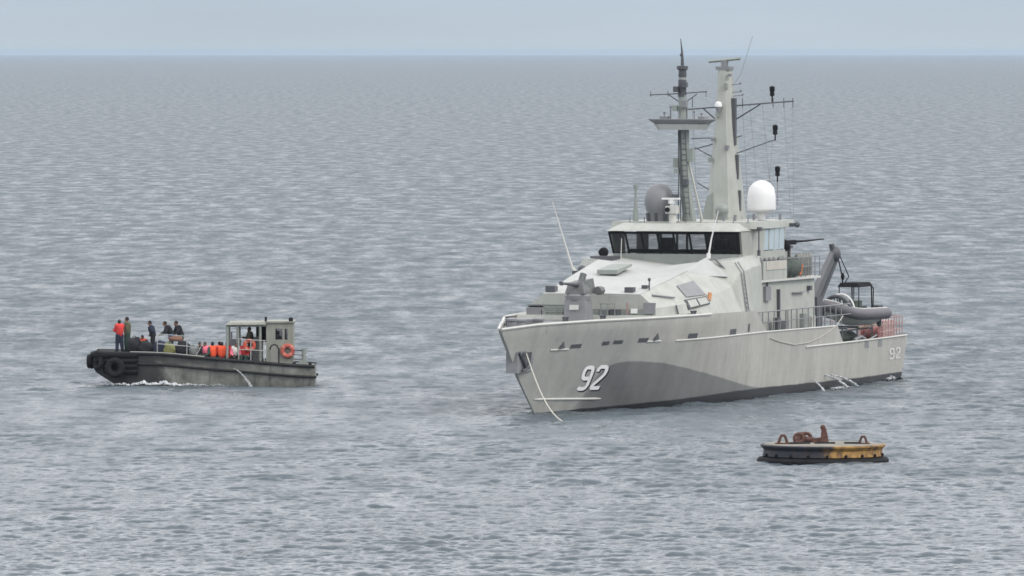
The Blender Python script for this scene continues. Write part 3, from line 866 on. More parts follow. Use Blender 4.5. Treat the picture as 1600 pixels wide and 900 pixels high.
# main gun forward
gun = empty('deck_gun'); gun.parent = ship
mb = MB()
mb.hexa([S(11.4, 0.62, 4.36), S(11.4, -0.55, 4.36), S(12.7, -0.55, 4.36), S(12.7, 0.62, 4.36), S(11.5, 0.55, 5.55), S(11.5, -0.5, 5.55), S(12.6, -0.5, 5.55), S(12.6, 0.55, 5.55)])
mb.lathe([(0.62, 5.55), (0.66, 5.75), (0.60, 5.85)], S(12.05, 0.02, 0), 16)
pd = mb.build('pedestal', MIDG, gun)
mb = MB(); mb.add([S(11.39, -0.22, 5.05), S(11.39, 0.28, 5.05), S(11.43, 0.28, 5.3), S(11.43, -0.22, 5.3)], [(0, 1, 2, 3)]); mb.build('plate', RAILW, pd, 0)
mb = MB()
mb.hexa([S(11.5, 0.55, 5.86), S(11.5, -0.5, 5.86), S(12.9, -0.5, 5.86), S(12.9, 0.7, 5.86), S(11.75, 0.35, 6.45), S(11.75, -0.4, 6.4), S(12.9, -0.4, 6.5), S(12.9, 0.55, 6.62)])
mb.tube([S(12.2, 0.1, 6.3), S(12.4, 0.2, 6.85)], 0.18, 8); mb.tube([S(12.5, 0.9, 6.0), S(13.0, 0.95, 6.0)], 0.22, 8)
mb.build('mount', mat('gun_grey', (0.115, 0.122, 0.12), 0.5, var=0.25, scale=4), gun)
mb = MB(); mb.tube([S(11.9, 0.12, 6.28), S(11.0, -0.02, 6.36), S(10.0, -0.12, 6.42)], [0.12, 0.09, 0.055], 8); mb.tube([S(10.0, -0.12, 6.42), S(9.8, -0.14, 6.43)], 0.11, 8)
mb.build('barrel', DARKG, gun)

# main mast
MA = 36.6
mast = empty('mast'); mast.parent = ship
mb = MB()
prof = [(9.15, 0.92, 0.95), (11.2, 0.74, 0.75), (14.1, 0.47, 0.55), (17.1, 0.31, 0.38)]
rows = []
for z, hp, ha in prof:
    rows.append([S(MA - ha, hp * 0.55, z), S(MA - ha * 0.4, hp, z), S(MA + ha, hp, z), S(MA + ha, -hp, z), S(MA - ha * 0.4, -hp, z), S(MA - ha, -hp * 0.55, z), S(MA - ha, hp * 0.55, z)])
mb.grid(rows); mb.add(rows[-1][:-1], [tuple(range(6))])
mb.build('mast_column', PALE, mast, 15)
mb = MB()     # wedge-shaped foot
for sg in (1, -1):
    mb.add([S(MA - 0.97, 0, 9.15), S(MA - 0.97, sg * 0.2, 9.15), S(MA + 0.2, sg * 0.98, 9.15), S(MA - 0.65, sg * 0.02, 11.7)], [(0, 1, 3), (1, 2, 3), (0, 3, 2)])
mb.hexa([S(35.6, -0.35, 9.17), S(35.6, -0.95, 9.17), S(36.6, -0.97, 9.17), S(36.6, -0.6, 9.17), S(35.75, -0.38, 10.6), S(35.75, -0.72, 10.4), S(36.6, -0.78, 10.6), S(36.6, -0.6, 11.2)])
mb.build('mast_foot', GREENP, mast, 0)
mb = MB()
for z0, z1 in ((9.6, 10.7), (11.3, 12.6), (13.1, 15.6)):
    w0 = np.interp(z0, [9.15, 17.1], [0.92, 0.33]); w1 = np.interp(z1, [9.15, 17.1], [0.92, 0.33])
    mb.box(MA - 0.12, MA + 0.12, -max(w0, w1) - 0.012, -min(w0, w1) + 0.1, z0, z1)
mb.build('cable_slot', DARKG, mast, 0)
mb = MB(); mb.box(MA - 0.4, MA + 0.4, -0.38, 0.38, 17.1, 17.28); mb.tube([S(MA, 0, 17.28), S(MA, 0, 17.6)], 0.2, 10); mb.build('mast_cap', MIDG, mast)
mb = MB(); u = Vector(S(-0.25, 1, 0.085)).normalized(); c_ = Vector(S(MA, 0, 17.62))
mb.tube([c_ - u * 0.98, c_ + u * 0.98], 0.075, 4); mb.tube([c_ - Vector((0, 0, 0.25)), c_], 0.14, 8); mb.build('radar', GREENP, mast)
mb = MB()
mb.lathe([(0.19, 15.14), (0.2, 15.25), (0.15, 15.38), (0.01, 15.44)], S(MA - 0.62, -0.15, 0), 14)
mb.build('small_dome', WHITE, mast)
mb = MB(); mb.lathe([(0.1, 14.85), (0.17, 15.138)], S(MA - 0.62, -0.15, 0), 10); mb.build('dome_bracket', MIDG, mast)
def yard(pts, r=0.04): 
    mb = MB()
    for p in pts: mb.tube([S(*q) for q in p], r, 6)
    return mb
mb = yard([[(MA + 0.3, -2.7, 14.95), (MA + 0.3, 3.75, 15.45)], [(MA + 0.3, -0.45, 14.35), (MA + 0.3, -1.3, 15.05)], [(MA + 0.3, 0.5, 14.45), (MA + 0.3, 1.9, 15.28)]])
for p in (3.2, 3.7, 0.9, 2.6, -1.9, -2.3): mb.tube([S(MA + 0.3, p, 15.1), S(MA + 0.3, p, 15.62)], 0.025, 5)
mb.build('yard', DARKG, mast)
mb = yard([[(MA + 0.2, -2.2, 12.75), (MA + 0.2, 0.9, 13.6)], [(MA + 0.2, -1.9, 13.45), (MA + 0.2, 0.5, 13.5)], [(MA + 0.2, 0.4, 12.6), (MA + 0.3, 2.7, 13.4)], [(MA + 0.2, -0.6, 12.4), (MA + 0.2, -1.7, 12.95)]], 0.03)
mb.build('yard', DARKG, mast)
yard([[(MA + 0.2, -0.7, 10.6), (MA + 0.2, -1.6, 11.1)]], 0.03).build('bracket', DARKG, mast)
for p, z in ((2.55, 15.4), (2.72, 13.35), (2.85, 11.15)):
    mb = MB(); mb.tube([S(MA + 0.3, p, z), S(MA + 0.3, p, z + 0.35)], 0.04, 6); mb.lathe([(0.06, 0.3), (0.13, 0.35), (0.11, 0.55), (0.14, 0.6), (0.14, 0.8), (0.04, 0.85)], S(MA + 0.3, p, z), 10)
    mb.build('signal_lamp', BLACK, mast)
mb = MB(); mb.tube([S(MA + 0.3, 2.85, 9.9), S(MA + 0.3, 2.85, 11.2)], 0.03, 5)
for p0, z0, p1, z1 in ((3.2, 15.4, 3.6, 9.3), (2.6, 13.4, 2.2, 9.2), (3.7, 15.4, 3.75, 9.2), (-1.9, 15.0, -1.6, 9.2), (0.9, 15.2, 1.25, 9.2), (1.3, 15.25, 1.9, 9.2), (2.0, 15.35, 2.6, 9.2)):
    mb.tube([S(MA + 0.3, p0, z0), S(MA + 0.3, p1, z1)], 0.010, 4)
mb.tube([S(MA + 0.4, 0.35, 16.3), S(MA + 0.5, 0.75, 16.9), S(MA + 0.5, 1.4, 18.9)], 0.011, 4)
mb.build('halyard', MIDG, mast)
# second, thinner mast with its platform
PA = 29.7
pole = empty('pole_mast'); pole.parent = ship
mb = MB(); mb.tube([S(PA + 0.5, 0.12, 9.15), S(PA, 0, 11.2), S(PA - 0.1, -0.1, 13.9), S(PA - 0.1, -0.1, 17.25)], [0.36, 0.30, 0.24, 0.19], 8); mb.build('mast_column', GREENP, pole)
mb = MB(); mb.tube([S(PA + 1.6, 0.45, 9.15), S(PA + 0.1, 0.1, 12.6)], 0.07, 6); mb.tube([S(PA + 1.0, -0.45, 9.2), S(PA + 0.3, 0.0, 10.3)], 0.07, 6); mb.build('brace', RAILW, pole)
mb = MB(); mb.lathe([(0.15, 16.6), (0.22, 16.8), (0.20, 17.1), (0.30, 17.15), (0.30, 17.32), (0.1, 17.34)], S(PA - 0.1, -0.1, 0), 10); mb.tube([S(PA - 0.1, -0.12, 15.7), S(PA - 0.1, -0.1, 16.6)], 0.23, 8)
mb.build('mast_head', DARKG, pole)
mb = MB(); mb.tube([S(PA - 0.1, -0.1, 17.3), S(PA - 0.1, -0.12, 18.0), S(PA - 0.1, -0.2, 18.75)], [0.1, 0.06, 0.02], 6); mb.ball(S(PA - 0.1, -0.15, 17.9), 0.1, 8, 6); mb.build('spire', DARKG, pole)
mb = MB()     # boat-shaped antenna platform
def plat(sc_a, sc_p, z): return [S(PA - 0.1 + da * sc_a, -0.1 + dp * sc_p, z) for da, dp in ((-1, -0.8), (-1, 0.8), (-0.6, 1), (0.6, 1), (1, 0.8), (1, -0.8), (0.6, -1), (-0.6, -1))]
rows = [plat(0.78, 1.36, 14.28), plat(1.0, 1.68, 14.50), plat(1.0, 1.68, 14.56)]
for r_ in rows: r_.append(r_[0])
mb.grid(rows); mb.add(rows[0][:-1], [tuple(range(8))]); mb.add(rows[-1][:-1], [tuple(range(8))])
pf = mb.build('platform', MIDG, pole, 0)
mb = MB(); rows = [plat(0.72, 1.22, 13.98), plat(0.80, 1.40, 14.278)]
for r_ in rows: r_.append(r_[0])
mb.grid(rows); mb.add(rows[0][:-1], [tuple(range(8))])
mb.build('platform_base', ROOFP, pf, 0)
mb = MB(); mb.tube([S(PA - 0.1, -1.9, 15.8), S(PA - 0.1, -0.1, 15.88), S(PA - 0.1, 1.25, 15.98)], 0.032, 6)
for p0, p1 in ((-0.9, -0.3), (0.7, 0.1)): mb.tube([S(PA - 0.1, p0, 15.85), S(PA - 0.1, p1, 15.45)], 0.028, 5)
for p in (-1.85, -0.9, 1.2): mb.tube([S(PA - 0.1, p, 15.7), S(PA - 0.1, p, 16.02)], 0.02, 5)
mb.build('yard', DARKG, pole)
for p, h_ in ((-1.1, 0.3), (-0.75, 0.6), (0.15, 0.65), (0.55, 0.35), (0.95, 0.25)):
    mb = MB(); mb.tube([S(PA - 0.1, p, 14.55), S(PA - 0.1, p, 14.55 + h_)], 0.035, 5); mb.ball(S(PA - 0.1, p, 14.58 + h_), 0.07, 8, 6); mb.build('antenna', MIDG, pole)
for p0, p1 in ((-1.2, -0.85), (0.9, 1.25)):
    mb = MB(); mb.box(PA - 0.6, PA + 0.2, -p1, -p0, 14.562, 14.68); mb.build('sensor_box', MIDG, pole, 0)
mb = MB(); mb.tube([S(PA - 0.1, 0.05, 13.0), S(PA - 0.1, 0.05, 14.0)], 0.22, 8); mb.box(PA - 0.3, PA + 0.1, 0.1, 0.55, 12.0, 12.5); mb.box(PA - 0.25, PA + 0.1, -0.5, -0.1, 12.3, 13.0); mb.build('sensor_box', GREENP, pole)
# small fittings and cable trunks that break up the masts
mb = MB()
for k in range(16): mb.tube([S(PA - 0.42 + 0.008 * k, 0.10 - 0.02 * k, 9.6 + 0.28 * k), S(PA - 0.42 + 0.008 * k, 0.42 - 0.02 * k, 9.6 + 0.28 * k)], 0.018, 4)
for p in (0.10, 0.42): mb.tube([S(PA - 0.42, p, 9.4), S(PA - 0.30, p - 0.32, 13.9)], 0.02, 4)
mb.build('mast_ladder', DARKG, pole)
for p, z, w_, h_ in ((0.16, 11.1, 0.14, 0.3), (-0.34, 11.7, 0.12, 0.22), (-0.42, 14.95, 0.12, 0.3), (0.10, 15.15, 0.14, 0.35), (-0.36, 15.95, 0.13, 0.3), (0.12, 16.2, 0.12, 0.26), (-0.4, 10.3, 0.16, 0.3)):
    mb = MB(); mb.box(PA - 0.5, PA - 0.2, -p - w_, -p + w_, z, z + h_); mb.build('junction_box', random.choice((DARKG, MIDG, GREENP)), pole, 0)
for p, z, w_, h_ in ((0.35, 12.9, 0.10, 0.2), (-0.2, 14.6, 0.09, 0.25), (0.22, 16.1, 0.08, 0.3), (0.42, 16.75, 0.09, 0.15), (-0.42, 13.3, 0.10, 0.2), (-0.55, 12.2, 0.10, 0.25)):
    hp_ = float(np.interp(z, [9.15, 17.1], [0.95, 0.38]))
    mb = MB(); mb.box(MA - hp_ - 0.14, MA - hp_ + 0.12, -p - w_, -p + w_, z, z + h_); mb.build('junction_box', random.choice((MIDG, GREENP)), mast, 0)
for q in (-0.12, 0.0):
    mb = MB(); mb.tube([S(PA - 0.44, q - 0.1, 9.2), S(PA - 0.36, q - 0.1, 11.5), S(PA - 0.36, q - 0.12, 13.9)], 0.03, 5); mb.build('cable_trunk', DARKG, pole)
for p, z in ((0.45, 15.9), (0.42, 16.3), (0.55, 15.7)):
    mb = MB(); mb.tube([S(MA + 0.2, 0.3, z), S(MA + 0.2, p + 0.4, z + 0.05)], 0.022, 5); mb.ball(S(MA + 0.2, p + 0.4, z + 0.1), 0.06, 6, 5); mb.build('light_bracket', MIDG, mast)
# domes on the bridge roof
mb = MB(); mb.lathe([(0.55, 9.17), (0.60, 9.6), (0.70, 9.75), (0.78, 10.1), (0.77, 10.45), (0.66, 10.80), (0.44, 11.05), (0.2, 11.15), (0.01, 11.17)], S(30.0, -1.5, 0), 24)
rd = mb.build('radome', MIDG, ship, 50)
rd['label'] = 'large grey radome'
mb = MB()
for i in range(8):
    t_ = 2 * math.pi * i / 8
    mb.tube([S(30.0 + 0.5 * math.cos(t_), -1.5 + 0.6 * math.sin(t_), 9.18), S(30.0 + 0.55 * math.cos(t_), -1.5 + 0.64 * math.sin(t_), 9.62)], 0.11, 7)
mb.build('radome_mount', DARKG, rd)
mb = MB(); mb.lathe([(0.2, 9.2), (0.25, 9.55), (0.62, 9.66), (0.74, 9.72), (0.76, 9.8), (0.745, 10.5), (0.66, 10.9), (0.45, 11.15), (0.2, 11.27), (0.01, 11.3)], S(33.0, 3.18, 0), 28)
rd = mb.build('radome', WHITE, ship, 50); rd['label'] = 'white radome'
mb = MB(); mb.lathe([(0.34, 9.17), (0.2, 9.2), (0.17, 9.58), (0.4, 9.68)], S(33.0, 3.18, 0), 14); mb.build('radome_mount', MIDG, rd)
mb = MB(); mb.lathe([(0.27, 9.17), (0.27, 9.45), (0.36, 9.55), (0.37, 9.75), (0.27, 9.95), (0.01, 10.04)], S(34.2, 0.6, 0), 18); rd = mb.build('radome', GREENP, ship, 50); rd['label'] = 'small grey green dome'
# navigation radar and camera in front of the pole mast
mb = MB(); mb.box(28.7, 29.1, 0.05, 0.95, 10.33, 10.42); mb.lathe([(0.08, 10.1), (0.2, 10.12), (0.2, 10.34)], S(28.9, -0.45, 0), 10); mb.tube([S(28.9, -0.45, 9.9), S(28.9, -0.45, 10.12)], 0.1, 8)
mb.build('navigation_radar', WHITE, ship)
mb = MB(); mb.box(28.7, 29.3, 0.15, 0.75, 9.6, 10.0); mb.tube([S(29.0, -0.45, 9.1), S(29.0, -0.45, 9.6)], 0.2, 8); mb.build('camera_turret', RAILW, ship)
mb = MB(); mb.tube([S(28.6, -0.62, 9.8), S(28.75, -0.62, 9.8)], 0.13, 10); mb.build('camera_lens', BLACK, ship)
mb = MB(); mb.lathe([(0.3, 9.06), (0.16, 9.2), (0.14, 9.7), (0.07, 10.3), (0.06, 10.75), (0.13, 10.95), (0.13, 11.1)], S(28.9, -2.45, 0), 8); mb.build('horn_post', GREENP, ship)
for p in (-2.9, -2.1, -0.7, 0.2, 1.0, 1.9, 2.8, 3.6):
    mb = MB(); mb.tube([S(29.3, p, 9.1), S(29.3, p, 9.42)], 0.03, 5); mb.build('stanchion', MIDG, roof)
for a, p in ((31.5, 2.2), (32.0, 1.4), (34.8, 2.2), (35.6, 3.4)):
    mb = MB(); mb.tube([S(a, p, 9.15), S(a, p, 9.5)], 0.08, 6); mb.build('roof_vent', MIDG, roof)

# crane aft of the house
crane = empty('boat_crane'); crane.parent = ship
mb = MB(); mb.box(42.3, 43.3, -3.4, -2.6, 2.3, 4.9); mb.lathe([(0.55, 2.31), (0.5, 2.6), (0.42, 2.7)], S(42.8, 3.0, 0), 12); mb.build('crane_post', DARKG, crane, 0)
mb = MB()
A_, B_ = Vector(S(42.5, 2.95, 4.4)), Vector(S(45.2, 3.42, 7.15))
def beam(mb, A, B, wa, wb, d=(1, 0, 0)):
    ax = (B - A).normalized(); s1 = ax.cross(Vector((0, 1, 0))).normalized(); s2 = ax.cross(s1)
    mb.hexa([A + s1 * wa + s2 * wa * 0.6, A - s1 * wa + s2 * wa * 0.6, A - s1 * wa - s2 * wa * 0.6, A + s1 * wa - s2 * wa * 0.6, B + s1 * wb + s2 * wb * 0.6, B - s1 * wb + s2 * wb * 0.6, B - s1 * wb - s2 * wb * 0.6, B + s1 * wb - s2 * wb * 0.6])
beam(mb, A_, B_, 0.31, 0.23)
mb.build('crane_arm', mat('crane_grey', (0.115, 0.12, 0.125), 0.5), crane, 0)
mb = MB(); beam(mb, A_ + Vector((0.35, -0.15, -0.35)), B_ + Vector((0.3, -0.1, -0.3)), 0.16, 0.12); mb.build('hydraulic_ram', DARKG, crane, 0)
mb = MB(); mb.ball(S(45.35, 3.5, 7.15), 0.42, 10, 8, (1, 0.7, 1)); mb.tube([S(45.2, 3.4, 7.3), S(45.1, 3.35, 7.7)], 0.15, 6); mb.build('crane_head', DARKG, crane)
mb = MB(); mb.tube([S(45.5, 3.6, 7.0), S(46.3, 3.6, 5.9), S(46.6, 3.55, 5.4)], 0.035, 5); mb.tube([S(45.6, 3.7, 7.0), S(46.9, 3.8, 5.9), S(46.6, 3.55, 5.4)], 0.03, 5); mb.lathe([(0.05, -0.2), (0.12, 0), (0.05, 0.2)], S(46.4, 3.6, 5.9), 8); mb.build('hoist_cable', BLACK, crane)
# boat cradle and deck gear under the boat
mb = MB()
for p in (2.3, 4.0):
    mb.bar(S(45.0, p, 3.0), S(50.6, p, 3.02), 0.07); 
    for a in (45.0, 47.8, 50.6): mb.bar(S(a, p, 2.3), S(a, p, 3.1), 0.07)
for a in (45.6, 48.0): mb.bar(S(a, 2.2, 3.12), S(a, 4.1, 3.12), 0.08)
mb.bar(S(45.0, 4.0, 3.0), S(47.8, 4.0, 2.35), 0.05); mb.bar(S(50.6, 4.0, 3.0), S(47.8, 4.0, 2.35), 0.05)
mb.build('boat_cradle', DARKG, ship)
mb = MB()
for a, p, r_ in ((45.5, 3.2, 0.5), (46.6, 2.8, 0.6), (47.9, 3.0, 0.55), (49.2, 3.1, 0.5), (50.1, 2.7, 0.55)): mb.ball(S(a, p, 2.5), r_, 9, 6, (1.2, 1, 0.75))
tarp = mb.build('netting', NETG, ship)
mb = MB(); mb.tube([S(46.6, 4.2, 2.45), S(47.6, 4.25, 2.62), S(48.6, 4.2, 2.45)], 0.1, 7); mb.tube([S(49.0, 4.3, 2.4), S(50.8, 4.2, 2.6)], 0.05, 6); mb.build('mooring_fitting', MIDG, ship)
mb = MB(); mb.bar(S(47.6, 4.15, 3.14), S(51.0, 4.1, 3.14), 0.05); mb.build('spar', mat('buff_wood', (0.42, 0.40, 0.30), 0.8), ship)
# stern cage in faded red
mb = MB()
for a in np.linspace(51.4, 56.3, 9):
    p = hullp(a, 2.4) - 0.2
    mb.tube([S(a, p, 2.35), S(a, p, 3.52)], 0.028, 5)
for z in (2.75, 3.12, 3.5): mb.tube([S(a, hullp(a, 2.4) - 0.2, z) for a in np.linspace(51.4, 56.3, 6)] + [S(56.3, p, z) for p in (3.0, 0, -3.0, -4.0)], 0.024, 5)
for p in (3.6, 2.8, 2.0, 1.0, 0, -1, -2, -3, -4): mb.tube([S(56.3, p, 2.35), S(56.3, p, 3.52)], 0.026, 5)
mb.build('stern_railing', PINK, ship)
mb = MB(); mb.box(53.0, 55.4, -3.9, -2.4, 2.34, 3.3); mb.build('stern_locker', mat('faded_pink_canvas', (0.42, 0.30, 0.285), 0.85, var=0.25, scale=3), ship, 0)
mb = MB(); mb.tube([S(51.9, 3.2, 2.7), S(51.9, 4.0, 2.7)], 0.36, 14); mb.tube([S(51.9, 3.1, 2.7), S(51.9, 3.2, 2.7)], 0.45, 14); mb.tube([S(51.9, 4.0, 2.7), S(51.9, 4.08, 2.7)], 0.45, 14); mb.build('hose_reel', REDM, ship)

# ------------------------------------------------------------------ the ship's inflatable boat
def build_rhib():
    M = Matrix.Translation((OX, OY, 0)) @ Matrix.Rotation(R(71), 4, 'Z')
    loc = M @ Vector(S(47.9, 3.45, 3.30))
    t = empty('inflatable_boat', loc, R(71 - 14))
    tag(t, 'small grey rigid inflatable boat with black canopy hung at the ship stern crane', 'boat')
    n = 18
    mb = MB()          # local x aft, y starboard; bow at x = 0 end
    path = []
    for i in range(n + 1):
        u = i / n
        x = 2.7 - 5.1 * u
        k = max(0.0, (u - 0.45) / 0.55)
        y = -0.86 * math.sqrt(max(0.0, 1 - k ** 2.3))
        path.append((x, y, 0.52 + 0.55 * k ** 2))
    full = path + [(x, -y, z) for x, y, z in path[::-1][1:]]
    rad = [0.31] * len(full)
    mb.tube(full, rad, 12)
    for q in (full[0], full[-1]): mb.lathe([(0.31, 0), (0.2, 0.2), (0.02, 0.28)], q, 12, Matrix.Rotation(R(90), 3, 'Y'))
    mb.build('tube', mat('tube_grey', (0.115, 0.112, 0.125), 0.5), t)
    mb = MB(); mb.tube([(x, y * 1.0 + (0.02 if y < 0 else -0.02), z + 0.275) for x, y, z in full], 0.07, 6); mb.build('tube_top', RAILW, t)
    mb = MB()
    rows = []
    for i in range(13):
        u = i / 12
        x = 2.5 - 4.7 * u
        k = max(0.0, (u - 0.4) / 0.6)
        b = 0.78 * math.sqrt(max(0.0, 1 - k ** 2.3))
        zk = -0.12 + 0.62 * k ** 2
        rows.append([(x, -b, 0.42 + 0.5 * k ** 2), (x, -b * 0.7, 0.12 + 0.55 * k ** 2), (x, 0, zk), (x, b * 0.7, 0.12 + 0.55 * k ** 2), (x, b, 0.42 + 0.5 * k ** 2)])
    mb.grid(rows); mb.add(rows[0], [tuple(range(5))])
    mb.grid([[(2.5 - 4.2 * i / 6, -0.72 + 0.06 * i, 0.36), (2.5 - 4.2 * i / 6, 0.72 - 0.06 * i, 0.36)] for i in range(7)])
    mb.build('boat_hull', mat('boat_hull_grey', (0.42, 0.43, 0.41), 0.5), t)
    for y in (-0.62, 0.62):
        for pts, r_ in (([(1.5, y, 0.6), (1.45, y, 2.0), (1.25, y, 2.08)], 0.045), ([(1.62, y, 0.6), (1.66, y, 1.9), (1.4, y, 2.08)], 0.035), ([(0.1, y, 0.8), (0.1, y, 2.0)], 0.03)):
            mb = MB(); mb.tube(pts, r_, 6); mb.build('canopy_post', BLACK, t)
    mb = MB(); mb.hexa([(0.0, -0.68, 1.98), (1.5, -0.68, 2.03), (1.5, 0.68, 2.03), (0.0, 0.68, 1.98), (0.1, -0.55, 2.22), (1.4, -0.55, 2.25), (1.4, 0.55, 2.25), (0.1, 0.55, 2.22)]); mb.build('canopy', BLACK, t, 0)
    mb = MB(); mb.box(0.2, 0.9, -0.35, 0.35, 0.36, 1.25); mb.box(1.0, 1.5, -0.3, 0.3, 0.36, 0.95); mb.build('console', NETG, t)
    mb = MB(); mb.tube([(0.2, y, 1.25) for y in (-0.36, 0.36)], 0.05, 6); mb.add([(0.25, -0.4, 1.25), (0.25, 0.4, 1.25), (0.5, 0.34, 1.7), (0.5, -0.34, 1.7)], [(0, 1, 2, 3)]); mb.build('windscreen', CLEARG, t)
    mb = MB()          # white bow hoop and lifting strop
    mb.tube([(-0.75, 0.86 * math.cos(math.pi * i / 12), 0.7 + 0.92 * math.sin(math.pi * i / 12)) for i in range(13)], 0.055, 6); mb.build('hoop', WHITE, t)
    mb = MB(); mb.tube([(-1.05 - 0.25 * math.sin(math.pi * i / 12), 0.84 * math.cos(math.pi * i / 12), 0.72 + 0.80 * math.sin(math.pi * i / 12)) for i in range(13)], 0.11, 8); mb.build('spray_dodger', DARKG, t)
    mb = MB()
    for i in range(1, 8): mb.tube([(-1.0, -0.75 + 0.19 * i, 0.6), (-1.15, -0.75 + 0.19 * i, 0.72 + 0.75 * math.sqrt(max(0.05, 1 - ((-0.75 + 0.19 * i) / 0.84) ** 2)))], 0.035, 5)
    mb.box(-1.2, -0.7, -0.6, 0.6, 0.45, 0.95)
    mb.build('bow_locker', NETG, t)
    mb = MB(); mb.tube([(2.55, -0.3, 0.3), (2.75, -0.3, 0.2), (2.85, -0.3, -0.2)], [0.2, 0.2, 0.1], 8); mb.box(2.5, 2.95, -0.45, -0.15, 0.45, 0.95); mb.build('outboard_motor', DARKG, t)
    return t
build_rhib()

# ------------------------------------------------------------------ lines and water running off the ship
MS = Matrix.Translation((OX, OY, 0)) @ Matrix.Rotation(R(71), 4, 'Z')
def wp(a, p, z): return MS @ Vector(S(a, p, z))
mb = MB()
P0, P1 = wp(2.45, 0.55, 3.15), Vector((3.0, 420.0, -0.25))
mb.tube([P0 + (P1 - P0) * t_ - Vector((0, 0, 1.05 * math.sin(math.pi * t_) * (1 - 0.3 * t_))) for t_ in np.linspace(0, 1, 24)], 0.036, 6)
tag(mb.build('anchor_rope', ROPE), 'pale anchor rope slanting from the ship bow into the water', 'rope')
mb = MB()
pts = [(29.5, 3.12), (31.5, 2.85), (34, 2.62), (36.5, 2.66), (38.5, 2.85), (40.2, 3.15), (41.6, 3.45), (42.6, 3.9)]
mb.tube([wp(a, hullp(a, z) + 0.05, z) for a, z in pts], 0.022, 6)
tag(mb.build('mooring_rope', ROPE), 'pale slack rope drooping along the ship side bulwark', 'rope')
WATERJ = mat('white_water', (0.50, 0.53, 0.54), 0.6, var=0.15, scale=9)
def broken(m):
    """water that has partly turned to drops: clear gaps in the white"""
    t = m.node_tree; L = t.links.new
    b = t.nodes['Principled BSDF']
    co = t.nodes.new('ShaderNodeTexCoord'); n = t.nodes.new('ShaderNodeTexNoise'); n.inputs['Scale'].default_value = 7.0; n.inputs['Detail'].default_value = 6
    L(co.outputs['Object'], n.inputs['Vector'])
    r_ = t.nodes.new('ShaderNodeMapRange'); r_.inputs['From Min'].default_value = 0.40; r_.inputs['From Max'].default_value = 0.62; r_.inputs['To Min'].default_value = 0.15
    L(n.outputs['Fac'], r_.inputs['Value'])
    tr = t.nodes.new('ShaderNodeBsdfTransparent'); x = t.nodes.new('ShaderNodeMixShader')
    L(r_.outputs[0], x.inputs[0]); L(tr.outputs[0], x.inputs[1]); L(b.outputs[0], x.inputs[2]); L(x.outputs[0], t.nodes['Material Output'].inputs['Surface'])
    return m
broken(WATERJ)
def jet(a, z, out_, drift, r0, label, n=14):
    mb = MB()
    for j in range(4):
        pts = []
        for i in range(n + 1):
            t_ = i / n
            pts.append(wp(a + drift * t_ + 0.05 * j * t_, hullp(a, z) + out_ * t_ + random.uniform(-0.02, 0.02), z * (1 - t_ ** 1.7) + 0.02 + random.uniform(-0.02, 0.02)))
        mb.tube(pts, [r0 * (0.6 + 0.7 * i / n) * random.uniform(0.8, 1.2) for i in range(n + 1)], 6)
    tag(mb.build('water_jet', WATERJ), label, 'water jet')
jet(37.6, 0.62, 0.7, 0.2, 0.032, 'thinnest white jet of cooling water running from the ship side')
jet(40.0, 0.78, 0.9, 1.6, 0.048, 'middle white water jet on the ship side, between thin and thick ones')
jet(41.3, 0.72, 1.0, 2.0, 0.055, 'thickest white water jet, closest to the ship stern')

# ------------------------------------------------------------------ people
SKIN = mat('skin', (0.24, 0.13, 0.085), 0.6, var=0.05)
HAIR = mat('dark_hair', (0.015, 0.013, 0.012), 0.7)
CL = {'black': mat('black_cloth', (0.018, 0.019, 0.023), 0.9), 'navy': mat('navy_cloth', (0.022, 0.028, 0.05), 0.9), 'red': mat('red_cloth', (0.55, 0.045, 0.04), 0.85),
      'orange': mat('orange_vest', (0.80, 0.10, 0.035), 0.75), 'olive': mat('olive_cloth', (0.10, 0.095, 0.06), 0.9), 'pink': mat('pink_cloth', (0.70, 0.16, 0.22), 0.85),
      'white': mat('white_cloth', (0.66, 0.64, 0.60), 0.9), 'green': mat('dark_green_cloth', (0.03, 0.06, 0.05), 0.9), 'grey': mat('grey_cloth', (0.16, 0.17, 0.17), 0.9), 'blue': mat('blue_cloth', (0.05, 0.09, 0.18), 0.9),
      'brown': mat('brown_cloth', (0.20, 0.11, 0.08), 0.9)}
def limb(mb, pts, rad):
    mb.tube(pts, rad, 10)
    for p, r_ in zip(pts, rad): mb.ball(p, r_ * 0.98, 10, 8)
def remeshed(mb, name, m, vox=0.02, sm=4):
    o = mb.build(name, m, None, 0)
    rm = o.modifiers.new('r', 'REMESH'); rm.mode = 'VOXEL'; rm.voxel_size = vox; rm.use_smooth_shade = True
    s_ = o.modifiers.new('s', 'SMOOTH'); s_.factor = 0.5; s_.iterations = sm
    dg = bpy.context.evaluated_depsgraph_get()
    me = bpy.data.meshes.new_from_object(o.evaluated_get(dg))
    old = o.data
    o.modifiers.clear(); o.data = me; me.name = name
    bpy.data.meshes.remove(old)
    return o
